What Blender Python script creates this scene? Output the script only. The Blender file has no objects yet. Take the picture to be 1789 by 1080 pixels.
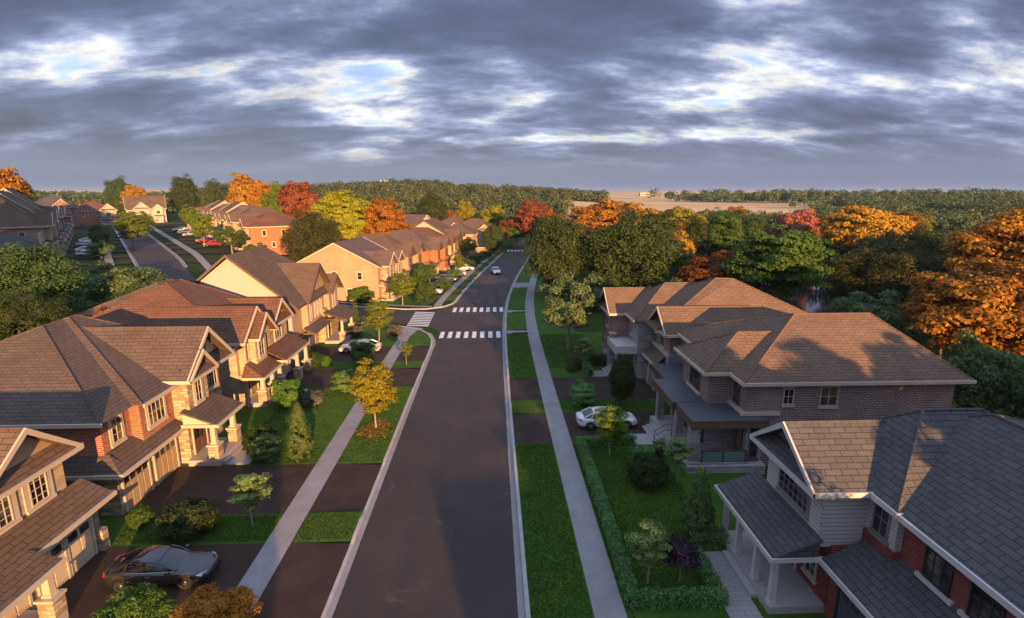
import bpy, math, random
import numpy as np
from mathutils import Vector, Matrix
R = math.radians
SC = bpy.context.scene
COL = SC.collection

# ------------------------------------------------------------------ camera
cam_d = bpy.data.cameras.new('camera')
cam_d.sensor_width = 36.0
cam_d.lens = 36.0 * 950.0 / 1789.0
cam_d.clip_start = 0.3
cam_d.clip_end = 12000
cam = bpy.data.objects.new('camera', cam_d)
COL.objects.link(cam)
cam.location = (0, 0, 18.5)
cam.rotation_euler = (R(90) - math.atan(207 / 950), 0, R(-2.1))
SC.camera = cam

# ------------------------------------------------------------------ light
SUN_AZ, SUN_EL = R(17.0), R(8.8)          # light comes from behind the viewer, to the right
SUN_POS = Vector((math.sin(SUN_AZ) * math.cos(SUN_EL), -math.cos(SUN_AZ) * math.cos(SUN_EL), math.sin(SUN_EL)))
sd = bpy.data.lights.new('sun', 'SUN')
sd.energy = 5.0
sd.angle = R(0.5)
sd.color = (1.0, 0.52, 0.21)
sun = bpy.data.objects.new('sun', sd)
COL.objects.link(sun)
sun.rotation_euler = (-SUN_POS).to_track_quat('-Z', 'Y').to_euler()
SC.view_settings.view_transform = 'Standard'
SC.view_settings.look = 'None'
SC.view_settings.exposure = 1.25
SKYK = 7.8
SC.view_settings.gamma = 1.0


class NT:
    """small helper to wire node trees"""
    def __init__(s, tree):
        s.t = tree
        tree.nodes.clear()

    def n(s, typ, **kw):
        nd = s.t.nodes.new(typ)
        ins = kw.pop('i', {})
        for k, v in kw.items():
            setattr(nd, k, v)
        for k, v in ins.items():
            s.set(nd.inputs[k], v)
        return nd

    def set(s, sock, v):
        if isinstance(v, bpy.types.NodeSocket):
            s.t.links.new(v, sock)
        elif isinstance(v, bpy.types.Node):
            s.t.links.new(v.outputs[0], sock)
        else:
            sock.default_value = v

    def math(s, op, a, b=0.0, c=None, clamp=False):
        nd = s.n('ShaderNodeMath', operation=op, use_clamp=clamp)
        s.set(nd.inputs[0], a)
        s.set(nd.inputs[1], b)
        if c is not None:
            s.set(nd.inputs[2], c)
        return nd.outputs[0]

    def ramp(s, fac, stops, interp='LINEAR'):
        nd = s.n('ShaderNodeValToRGB')
        cr = nd.color_ramp
        cr.interpolation = interp
        while len(cr.elements) < len(stops):
            cr.elements.new(0.5)
        for e, (p, c) in zip(cr.elements, stops):
            e.position = p
            e.color = (c, c, c, 1) if isinstance(c, (int, float)) else (*c, 1)
        s.set(nd.inputs[0], fac)
        return nd.outputs[0]

    def mix(s, fac, a, b, mode='MIX'):
        nd = s.n('ShaderNodeMix', data_type='RGBA', blend_type=mode)
        s.set(nd.inputs[0], fac)
        for k, v in ((6, a), (7, b)):
            s.set(nd.inputs[k], (*v, 1) if isinstance(v, tuple) and len(v) == 3 else v)
        return nd.outputs[2]

    def noise(s, vec, scale, detail=4, rough=0.55, dist=0.0):
        nd = s.n('ShaderNodeTexNoise', i={'Scale': scale, 'Detail': detail, 'Roughness': rough, 'Distortion': dist})
        if vec is not None:
            s.set(nd.inputs['Vector'], vec)
        return nd.outputs['Fac']


# ------------------------------------------------------------------ sky
world = bpy.data.worlds.new('World')
SC.world = world
world.use_nodes = True
w = NT(world.node_tree)
tc = w.n('ShaderNodeTexCoord')
dirv = tc.outputs['Generated']
sky = w.n('ShaderNodeTexSky', sky_type='NISHITA', sun_disc=False, sun_elevation=SUN_EL, sun_rotation=R(180) - SUN_AZ)
sep = w.n('ShaderNodeSeparateXYZ', i={0: dirv})
zc = w.math('MAXIMUM', sep.outputs[2], 0.0)
az = w.math('ARCTAN2', sep.outputs[0], sep.outputs[1])
# cloud deck seen in perspective, softened towards the horizon so the far rows stay readable
den = w.math('ADD', w.math('MULTIPLY', zc, 1.0), 0.30)
pv = w.n('ShaderNodeCombineXYZ', i={0: w.math('DIVIDE', sep.outputs[0], den), 1: w.math('DIVIDE', w.math('MULTIPLY', sep.outputs[1], 1.9), den), 2: 0.0}).outputs[0]


def cmap(loc, scale):
    return w.n('ShaderNodeMapping', i={0: pv, 1: loc, 3: (scale, scale, 1)}).outputs[0]


def gauss(a0, z0, sa, sz):
    """soft patch of the sky round azimuth a0 and height z0"""
    u = w.math('DIVIDE', w.math('SUBTRACT', az, a0), sa)
    v = w.math('DIVIDE', w.math('SUBTRACT', zc, z0), sz)
    q = w.math('ADD', w.math('MULTIPLY', u, u), w.math('MULTIPLY', v, v))
    return w.math('POWER', 2.718, w.math('MULTIPLY', q, -1.0))


big = w.noise(cmap((2.3, 1.7, 0), 0.55), 1.0, 4, 0.5, 0.2)
mid = w.noise(cmap((5.1, 0.4, 0), 1.55), 1.0, 12, 0.60, 0.1)
fin = w.noise(cmap((1.1, 6.4, 0), 3.6), 1.0, 6, 0.55, 0.1)
fin = w.math('SUBTRACT', 1.0, w.math('ABSOLUTE', w.math('MULTIPLY_ADD', fin, 4.0, -2.0)))
dens = w.math('ADD', w.math('MULTIPLY', big, 0.65), w.math('MULTIPLY', mid, 1.25))
dens = w.math('ADD', dens, w.math('MULTIPLY', fin, 0.06))
dens = w.math('SUBTRACT', dens, 0.965)
for a0, z0, sa, sz, k in [(0.03, 0.28, 0.45, 0.085, 0.22), (0.24, 0.215, 0.20, 0.04, 0.12), (-0.62, 0.28, 0.26, 0.04, 0.10), (-0.04, 0.165, 0.10, 0.03, 0.07), (0.66, 0.16, 0.25, 0.04, 0.06),
                          (-0.45, 0.185, 0.30, 0.045, -0.10), (-0.195, 0.20, 0.05, 0.02, -0.12), (0.07, 0.155, 0.10, 0.015, -0.12), (0.22, 0.20, 0.05, 0.02, -0.12), (0.40, 0.145, 0.06, 0.016, -0.14), (0.50, 0.27, 0.06, 0.05, -0.10),
                          (0.30, 0.088, 0.45, 0.008, -0.16), (-0.2, 0.108, 0.2, 0.010, -0.08), (-0.55, 0.115, 0.3, 0.018, 0.08), (0.33, 0.12, 0.22, 0.014, 0.08)]:
    dens = w.math('ADD', dens, w.math('MULTIPLY', gauss(a0, z0, sa, sz), k))
ccol = w.ramp(w.math('ADD', dens, 0.5), [(0.25, (0.30, 0.42, 0.70)), (0.325, (0.48, 0.56, 0.74)), (0.362, (0.64, 0.61, 0.58)), (0.41, (0.44, 0.455, 0.54)),
                  (0.455, (0.265, 0.29, 0.43)), (0.52, (0.150, 0.168, 0.295)), (0.60, (0.092, 0.102, 0.19)), (0.72, (0.066, 0.073, 0.135))])
sil = w.noise(cmap((9.1, 2.2, 0), 2.4), 1.0, 9, 0.6, 0.3)
ccol = w.mix(1.0, ccol, w.ramp(sil, [(0.32, 0.74), (0.68, 1.34)]), 'MULTIPLY')
# even blue-grey veil low over the horizon
veil = w.ramp(zc, [(0.0, 1.0), (0.035, 0.95), (0.055, 0.45), (0.075, 0.0)])
ccol = w.mix(veil, ccol, (0.140, 0.168, 0.272))
# open brighter sky overhead
over = w.ramp(zc, [(0.36, 0.0), (0.65, 1.0)])
ccol = w.mix(over, ccol, (0.41, 0.49, 0.70))
ccol = w.mix(1.0, ccol, (SKYK, SKYK, SKYK), 'MULTIPLY')
tot = w.mix(0.10, ccol, sky.outputs[0])
bg = w.n('ShaderNodeBackground', i={0: tot, 1: 0.08})
wo = w.n('ShaderNodeOutputWorld', i={0: bg})


# ------------------------------------------------------------------ materials
MATS = {}


def mat(name):
    m = bpy.data.materials.new(name)
    m.use_nodes = True
    k = NT(m.node_tree)
    out = k.n('ShaderNodeOutputMaterial')
    b = k.n('ShaderNodeBsdfPrincipled')
    k.t.links.new(b.outputs[0], out.inputs[0])
    return m, k, b, out


def plain(name, c, rough=0.6, var=0.12, metal=0.0, spec=0.5, scale=1.3):
    if name in MATS:
        return MATS[name]
    m, k, b, o = mat(name)
    tcn = k.n('ShaderNodeTexCoord')
    f = k.noise(tcn.outputs['Object'], scale, 5, 0.6)
    a = tuple(x * (1 - var) for x in c)
    z = tuple(min(1, x * (1 + var)) for x in c)
    col = k.ramp(f, [(0.3, a), (0.7, z)])
    k.set(b.inputs['Base Color'], col)
    b.inputs['Roughness'].default_value = rough
    b.inputs['Metallic'].default_value = metal
    b.inputs['Specular IOR Level'].default_value = spec
    MATS[name] = m
    return m


def courses(name, c1, c2, mortar, bw, rh, ms=0.012, rough=0.85, bump=0.5, stain=0.18, wob=0.0, offset=0.5):
    """brick, stone, shingle or siding courses laid out in metres on each face's own slope"""
    if name in MATS:
        return MATS[name]
    m, k, b, o = mat(name)
    uv = k.n('ShaderNodeUVMap').outputs[0]
    tcn = k.n('ShaderNodeTexCoord')
    vec = uv
    if wob:
        nz = k.n('ShaderNodeTexNoise', i={'Vector': uv, 'Scale': 2.2, 'Detail': 2})
        sub = k.n('ShaderNodeVectorMath', operation='SUBTRACT', i={0: nz.outputs['Color'], 1: (0.5, 0.5, 0.5)})
        sc = k.n('ShaderNodeVectorMath', operation='SCALE', i={0: sub, 'Scale': wob})
        vec = k.n('ShaderNodeVectorMath', operation='ADD', i={0: uv, 1: sc}).outputs[0]
    br = k.n('ShaderNodeTexBrick', offset=offset, i={'Vector': vec, 'Color1': (*c1, 1), 'Color2': (*c2, 1), 'Mortar': (*mortar, 1), 'Scale': 1.0,
             'Mortar Size': ms, 'Mortar Smooth': 0.3, 'Bias': 0.0, 'Brick Width': bw, 'Row Height': rh})
    f = k.noise(tcn.outputs['Object'], 0.45, 6, 0.65)
    g = k.noise(uv, 9.0, 3, 0.7)
    col = k.mix(1.0, br.outputs[0], k.ramp(f, [(0.3, 1 - stain), (0.7, 1 + stain * 0.6)]), 'MULTIPLY')
    col = k.mix(1.0, col, k.ramp(g, [(0.25, 0.82), (0.75, 1.15)]), 'MULTIPLY')
    k.set(b.inputs['Base Color'], col)
    b.inputs['Roughness'].default_value = rough
    b.inputs['Specular IOR Level'].default_value = 0.25
    h = k.math('ADD', k.math('MULTIPLY', br.outputs['Fac'], -1.0), k.math('MULTIPLY', g, 0.35))
    bp = k.n('ShaderNodeBump', i={'Strength': bump, 'Distance': 0.02, 'Height': h})
    k.set(b.inputs['Normal'], bp)
    MATS[name] = m
    return m


def ground_mat(name, stops, scale, rough=0.9, fine=30, fvar=0.2, bump=0.3, spec=0.2, bdist=0.03):
    m, k, b, o = mat(name)
    tcn = k.n('ShaderNodeTexCoord')
    p = tcn.outputs['Object']
    f = k.noise(p, scale, 6, 0.62, 0.3)
    col = k.ramp(f, stops)
    g = k.noise(p, fine, 3, 0.7)
    col = k.mix(1.0, col, k.ramp(g, [(0.25, 1 - fvar), (0.75, 1 + fvar)]), 'MULTIPLY')
    k.set(b.inputs['Base Color'], col)
    b.inputs['Roughness'].default_value = rough
    b.inputs['Specular IOR Level'].default_value = spec
    k.set(b.inputs['Normal'], k.n('ShaderNodeBump', i={'Strength': bump, 'Distance': bdist, 'Height': g}))
    MATS[name] = m
    return m


def leaf_mat(name, cols, trans=0.3, rough=0.55, ns=0.7):
    m, k, b, o = mat(name)
    geo = k.n('ShaderNodeNewGeometry')
    oi = k.n('ShaderNodeObjectInfo')
    tcn = k.n('ShaderNodeTexCoord')
    r = geo.outputs['Random Per Island']
    nz = k.noise(tcn.outputs['Object'], ns, 2, 0.5)
    f = k.math('ADD', k.math('MULTIPLY', r, 0.62), k.math('MULTIPLY_ADD', nz, 1.3, -0.46))
    n_ = len(cols)
    col = k.ramp(f, [(i / max(1, n_ - 1), c) for i, c in enumerate(cols)])
    hs = k.n('ShaderNodeHueSaturation', i={'Hue': k.math('MULTIPLY_ADD', oi.outputs['Random'], 0.03, 0.485), 'Value': k.math('MULTIPLY_ADD', oi.outputs['Random'], 0.3, 0.85), 'Color': col})
    k.set(b.inputs['Base Color'], hs)
    b.inputs['Roughness'].default_value = rough
    b.inputs['Specular IOR Level'].default_value = 0.25
    tr = k.n('ShaderNodeBsdfTranslucent', i={0: hs})
    mx = k.n('ShaderNodeMixShader', i={0: trans, 1: b, 2: tr})
    k.t.links.new(mx.outputs[0], o.inputs[0])
    MATS[name] = m
    return m


def paint(name, c, metal=0.0, rough=0.25, coat=1.0):
    m, k, b, o = mat(name)
    b.inputs['Base Color'].default_value = (*c, 1)
    b.inputs['Metallic'].default_value = metal
    b.inputs['Roughness'].default_value = rough
    b.inputs['Coat Weight'].default_value = coat
    b.inputs['Coat Roughness'].default_value = 0.04
    MATS[name] = m
    return m


# masonry, roofs, trims
BR_RED = courses('brick_red', (0.42, 0.12, 0.055), (0.24, 0.068, 0.036), (0.42, 0.34, 0.28), 0.36, 0.13, 0.016)
BR_DRED = courses('brick_dark_red', (0.33, 0.08, 0.06), (0.20, 0.045, 0.036), (0.11, 0.075, 0.065), 0.36, 0.13, 0.018)
BR_PLUM = courses('brick_plum', (0.23, 0.125, 0.112), (0.14, 0.075, 0.070), (0.46, 0.42, 0.40), 0.36, 0.13, 0.020)
BR_PINK = courses('brick_pink', (0.36, 0.185, 0.155), (0.27, 0.14, 0.125), (0.32, 0.26, 0.24), 0.30, 0.10, 0.014)
BR_TAN = courses('brick_tan', (0.50, 0.32, 0.20), (0.42, 0.26, 0.155), (0.46, 0.36, 0.27), 0.30, 0.10, 0.012)
BR_ORANGE = courses('brick_orange', (0.48, 0.17, 0.085), (0.40, 0.13, 0.065), (0.38, 0.22, 0.15), 0.30, 0.10, 0.012)
BR_CREAM = courses('brick_cream', (0.55, 0.44, 0.28), (0.38, 0.29, 0.18), (0.36, 0.29, 0.2), 0.40, 0.16, 0.012)
BR_BROWN = courses('brick_brown', (0.33, 0.215, 0.15), (0.25, 0.16, 0.115), (0.34, 0.27, 0.2), 0.30, 0.10, 0.012)
ST_TAN = courses('stone_tan', (0.56, 0.45, 0.30), (0.21, 0.155, 0.105), (0.30, 0.25, 0.19), 0.50, 0.22, 0.024, wob=0.16, bump=0.9)
ST_GOLD = courses('stone_gold', (0.56, 0.45, 0.25), (0.27, 0.20, 0.10), (0.33, 0.27, 0.18), 0.48, 0.20, 0.024, wob=0.16, bump=0.9)
ST_GREY = courses('stone_grey', (0.42, 0.40, 0.39), (0.25, 0.24, 0.24), (0.15, 0.145, 0.145), 0.85, 0.18, 0.012, wob=0.04, bump=0.8)
ST_BLUE = courses('stone_blue_grey', (0.20, 0.19, 0.195), (0.12, 0.115, 0.125), (0.23, 0.22, 0.22), 0.45, 0.2, 0.02, wob=0.14, bump=0.9)
SD_WHITE = courses('siding_white', (0.50, 0.485, 0.47), (0.48, 0.465, 0.45), (0.16, 0.155, 0.155), 60, 0.2, 0.014, rough=0.6, stain=0.05)
SD_SLATE = courses('siding_slate', (0.17, 0.185, 0.215), (0.16, 0.175, 0.205), (0.05, 0.055, 0.065), 60, 0.24, 0.016, rough=0.6, stain=0.05)
SD_CREAM = courses('siding_cream', (0.60, 0.51, 0.38), (0.58, 0.49, 0.365), (0.34, 0.28, 0.2), 60, 0.22, 0.012, rough=0.6, stain=0.05)
STUCCO = plain('stucco_cream', (0.42, 0.385, 0.345), 0.9, 0.05)
STUCCO_TAN = plain('stucco_tan', (0.38, 0.275, 0.19), 0.9, 0.06)
WOOD = courses('wood_cladding', (0.15, 0.095, 0.065), (0.12, 0.078, 0.055), (0.05, 0.035, 0.03), 5, 0.16, 0.012, rough=0.6)


def shingles(name, c, v=0.10):
    return courses(name, tuple(x * (1 + v) for x in c), tuple(x * (1 - v) for x in c), tuple(x * 0.36 for x in c), 0.72, 0.29, 0.018, rough=0.92, bump=0.7, stain=0.16)


SH_BROWN = shingles('shingle_brown', (0.118, 0.088, 0.072))
SH_RED = shingles('shingle_rust', (0.145, 0.076, 0.052))
SH_TAUPE = shingles('shingle_taupe', (0.132, 0.094, 0.068))
SH_GREY = shingles('shingle_grey', (0.178, 0.118, 0.080))
SH_SLATE = shingles('shingle_slate', (0.094, 0.092, 0.094))
SH_PLUM = shingles('shingle_plum', (0.135, 0.097, 0.09))
FLAT = plain('roof_membrane', (0.075, 0.082, 0.10), 0.55, 0.12)
METAL_ROOF = courses('roof_metal_bronze', (0.17, 0.13, 0.085), (0.16, 0.12, 0.08), (0.04, 0.03, 0.025), 0.3, 60, 0.03, rough=0.45, bump=1.0, offset=0.0)
CREAM = plain('trim_cream', (0.50, 0.43, 0.335), 0.6, 0.05)
WHITE = plain('trim_white', (0.52, 0.50, 0.485), 0.55, 0.05)
BEIGE = plain('trim_beige', (0.50, 0.42, 0.35), 0.6, 0.05)
BROWN_T = plain('trim_brown', (0.10, 0.07, 0.055), 0.6, 0.1)
DARK_T = plain('trim_charcoal', (0.03, 0.03, 0.033), 0.5, 0.1)
GAR_CREAM = plain('garage_cream', (0.58, 0.48, 0.33), 0.55, 0.04)
GAR_TAN = plain('garage_tan', (0.40, 0.29, 0.17), 0.55, 0.08)
GAR_DARK = plain('garage_charcoal', (0.075, 0.08, 0.095), 0.5, 0.06)
GAR_GREY = plain('garage_grey', (0.22, 0.20, 0.20), 0.5, 0.06)
DOOR_B = plain('door_brown', (0.14, 0.075, 0.045), 0.45, 0.12)
DOOR_D = plain('door_dark', (0.035, 0.035, 0.04), 0.4, 0.1)
DECK = plain('porch_concrete', (0.36, 0.34, 0.33), 0.85, 0.1)
LAMP = plain('lamp_black', (0.012, 0.012, 0.013), 0.4, 0.1)


def glass_mat():
    m, k, b, o = mat('window_glass')
    tcn = k.n('ShaderNodeTexCoord')
    f = k.noise(tcn.outputs['Object'], 0.9, 2, 0.5)
    k.set(b.inputs['Base Color'], k.ramp(f, [(0.42, (0.012, 0.014, 0.018)), (0.60, (0.05, 0.045, 0.04)), (0.68, (0.13, 0.115, 0.09))]))
    b.inputs['Roughness'].default_value = 0.05
    b.inputs['Specular IOR Level'].default_value = 0.7
    return m


GLASS = glass_mat()
RAILGLASS = paint('railing_glass', (0.16, 0.20, 0.21), 0.0, 0.08, 0.5)

# ground surfaces
GRASS = ground_mat('grass_lawn', [(0.22, (0.026, 0.068, 0.006)), (0.5, (0.046, 0.104, 0.010)), (0.78, (0.082, 0.138, 0.018))], 0.9, 0.95, 22, 0.4, 0.8)
ASPHALT = None
CONC = ground_mat('concrete_walk', [(0.3, (0.235, 0.225, 0.235)), (0.7, (0.31, 0.295, 0.30))], 0.9, 0.9, 18, 0.14, 0.3)
CURB = ground_mat('concrete_curb', [(0.3, (0.34, 0.325, 0.32)), (0.7, (0.44, 0.42, 0.41))], 1.2, 0.9, 14, 0.12, 0.2)
PAVER = courses('porch_pavers', (0.34, 0.33, 0.325), (0.30, 0.29, 0.285), (0.2, 0.195, 0.19), 0.6, 0.3, 0.012, stain=0.1, bump=0.3)
DRIVE = ground_mat('driveway_asphalt', [(0.25, (0.032, 0.021, 0.018)), (0.55, (0.050, 0.032, 0.025)), (0.8, (0.074, 0.046, 0.035))], 0.55, 0.82, 40, 0.25, 0.4)
PAINTW = ground_mat('road_paint', [(0.3, (0.62, 0.61, 0.60)), (0.7, (0.80, 0.79, 0.78))], 3.0, 0.7, 30, 0.15, 0.2)


def asphalt():
    m, k, b, o = mat('road_asphalt')
    tcn = k.n('ShaderNodeTexCoord')
    p = tcn.outputs['Object']
    st = k.n('ShaderNodeMapping', i={0: p, 3: (0.9, 0.06, 1)}).outputs[0]
    f = k.noise(p, 0.22, 6, 0.65)
    s = k.noise(st, 1.0, 4, 0.6)
    g = k.noise(p, 35, 3, 0.7)
    f2 = k.math('ADD', k.math('MULTIPLY', f, 0.6), k.math('MULTIPLY', s, 0.4))
    col = k.ramp(f2, [(0.3, (0.030, 0.022, 0.020)), (0.5, (0.044, 0.032, 0.028)), (0.72, (0.066, 0.047, 0.040))])
    col = k.mix(1.0, col, k.ramp(g, [(0.25, 0.78), (0.75, 1.22)]), 'MULTIPLY')
    # a few fine cracks and patches
    vd = k.n('ShaderNodeTexNoise', i={'Vector': p, 'Scale': 0.8, 'Detail': 3})
    vv = k.n('ShaderNodeVectorMath', operation='ADD', i={0: p, 1: vd.outputs['Color']})
    vo = k.n('ShaderNodeTexVoronoi', feature='DISTANCE_TO_EDGE', i={'Vector': vv, 'Scale': 0.16})
    ck = k.ramp(vo.outputs['Distance'], [(0.0, 1.0), (0.006, 0.0)])
    gate = k.ramp(k.noise(p, 0.35, 2, 0.5), [(0.5, 0.0), (0.6, 1.0)])
    col = k.mix(k.math('MULTIPLY', k.math('MULTIPLY', ck, gate), 0.6), col, (0.11, 0.09, 0.08))
    k.set(b.inputs['Base Color'], col)
    k.set(b.inputs['Roughness'], k.ramp(s, [(0.3, 0.62), (0.7, 0.86)]))
    b.inputs['Specular IOR Level'].default_value = 0.4
    k.set(b.inputs['Normal'], k.n('ShaderNodeBump', i={'Strength': 0.35, 'Distance': 0.02, 'Height': g}))
    return m


ASPHALT = asphalt()


def terrain_mat():
    m, k, b, o = mat('terrain')
    tcn = k.n('ShaderNodeTexCoord')
    p = tcn.outputs['Object']
    sx = k.n('ShaderNodeSeparateXYZ', i={0: p})
    f = k.noise(p, 0.5, 5, 0.6)
    near = k.ramp(f, [(0.25, (0.016, 0.038, 0.007)), (0.5, (0.028, 0.055, 0.010)), (0.8, (0.055, 0.075, 0.018))])
    far = k.noise(k.n('ShaderNodeMapping', i={0: p, 3: (0.0011, 0.0034, 1)}).outputs[0], 1.0, 3, 0.5)
    tan = k.ramp(far, [(0.30, (0.14, 0.17, 0.06)), (0.40, (0.62, 0.42, 0.22)), (0.55, (0.72, 0.47, 0.25)), (0.63, (0.46, 0.38, 0.19)), (0.70, (0.74, 0.55, 0.33))])
    fm = k.ramp(k.math('MULTIPLY_ADD', sx.outputs[1], 1 / 400.0, -0.75), [(0.0, 0.0), (0.12, 1.0)])
    col = k.mix(fm, near, tan)
    k.set(b.inputs['Base Color'], col)
    b.inputs['Roughness'].default_value = 0.95
    b.inputs['Specular IOR Level'].default_value = 0.1
    k.set(b.inputs['Normal'], k.n('ShaderNodeBump', i={'Strength': 0.25, 'Distance': 0.1, 'Height': f}))
    return m


TERRAIN = terrain_mat()

# foliage
LF = {
    'dark': leaf_mat('leaf_dark_green', [(0.022, 0.042, 0.009), (0.048, 0.078, 0.014), (0.105, 0.125, 0.024)]),
    'olive': leaf_mat('leaf_olive', [(0.028, 0.040, 0.007), (0.056, 0.070, 0.010), (0.105, 0.115, 0.016)]),
    'mid': leaf_mat('leaf_mid_green', [(0.032, 0.076, 0.016), (0.064, 0.125, 0.028), (0.115, 0.17, 0.045)]),
    'bright': leaf_mat('leaf_bright_green', [(0.034, 0.088, 0.010), (0.072, 0.155, 0.018), (0.13, 0.20, 0.034)]),
    'pale': leaf_mat('leaf_pale_green', [(0.065, 0.13, 0.045), (0.12, 0.20, 0.070), (0.19, 0.26, 0.10)]),
    'lime': leaf_mat('leaf_lime', [(0.065, 0.115, 0.010), (0.13, 0.19, 0.016), (0.21, 0.26, 0.024)]),
    'yellow': leaf_mat('leaf_yellow', [(0.13, 0.135, 0.006), (0.26, 0.255, 0.010), (0.36, 0.35, 0.02)]),
    'gold': leaf_mat('leaf_gold', [(0.24, 0.115, 0.010), (0.42, 0.215, 0.012), (0.52, 0.30, 0.022)]),
    'orange': leaf_mat('leaf_orange', [(0.12, 0.045, 0.007), (0.34, 0.155, 0.011), (0.52, 0.30, 0.022)]),
    'red': leaf_mat('leaf_red', [(0.13, 0.030, 0.014), (0.25, 0.072, 0.026), (0.33, 0.13, 0.04)]),
    'pink': leaf_mat('leaf_coral', [(0.26, 0.085, 0.05), (0.44, 0.17, 0.10), (0.52, 0.25, 0.16)]),
    'rust': leaf_mat('leaf_rust', [(0.11, 0.035, 0.008), (0.21, 0.075, 0.012), (0.31, 0.13, 0.02)]),
    'conifer': leaf_mat('leaf_conifer', [(0.062, 0.12, 0.030), (0.115, 0.19, 0.052), (0.17, 0.25, 0.08)]),
    'topiary': leaf_mat('leaf_topiary', [(0.095, 0.17, 0.045), (0.20, 0.29, 0.08), (0.30, 0.37, 0.13)]),
    'hedge': leaf_mat('leaf_hedge', [(0.07, 0.19, 0.05), (0.13, 0.28, 0.085), (0.19, 0.35, 0.12)]),
    'bush': leaf_mat('leaf_bush_dark', [(0.024, 0.050, 0.010), (0.046, 0.080, 0.016), (0.085, 0.11, 0.026)]),
    'grey': leaf_mat('leaf_grey_blossom', [(0.045, 0.065, 0.030), (0.12, 0.12, 0.085), (0.30, 0.255, 0.22)]),
    'purple': leaf_mat('leaf_purple', [(0.022, 0.034, 0.016), (0.06, 0.026, 0.05), (0.24, 0.07, 0.26)]),
    'forest': leaf_mat('leaf_far_wood', [(0.030, 0.060, 0.024), (0.065, 0.105, 0.036), (0.115, 0.16, 0.052), (0.19, 0.225, 0.08)], ns=0.085),
    'litter': leaf_mat('leaf_litter', [(0.24, 0.12, 0.015), (0.36, 0.20, 0.025), (0.42, 0.27, 0.04)]),
}
LF['grass'] = leaf_mat('grass_blades', [(0.032, 0.080, 0.008), (0.060, 0.125, 0.013), (0.105, 0.165, 0.024)], 0.2, 0.7)
BARK = plain('bark_brown', (0.085, 0.062, 0.05), 0.9, 0.3, scale=6)
BARK_P = plain('bark_pale', (0.27, 0.21, 0.165), 0.9, 0.2, scale=6)
BARK_M = plain('bark_mauve', (0.15, 0.082, 0.085), 0.9, 0.2, scale=6)
WATER, _k, _b, _o = mat('water')
_b.inputs['Base Color'].default_value = (0.02, 0.026, 0.03, 1)
_b.inputs['Roughness'].default_value = 0.06
_n = _k.noise(_k.n('ShaderNodeTexCoord').outputs['Object'], 1.6, 3, 0.6)
_k.set(_b.inputs['Normal'], _k.n('ShaderNodeBump', i={'Strength': 0.15, 'Distance': 0.05, 'Height': _n}))


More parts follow.
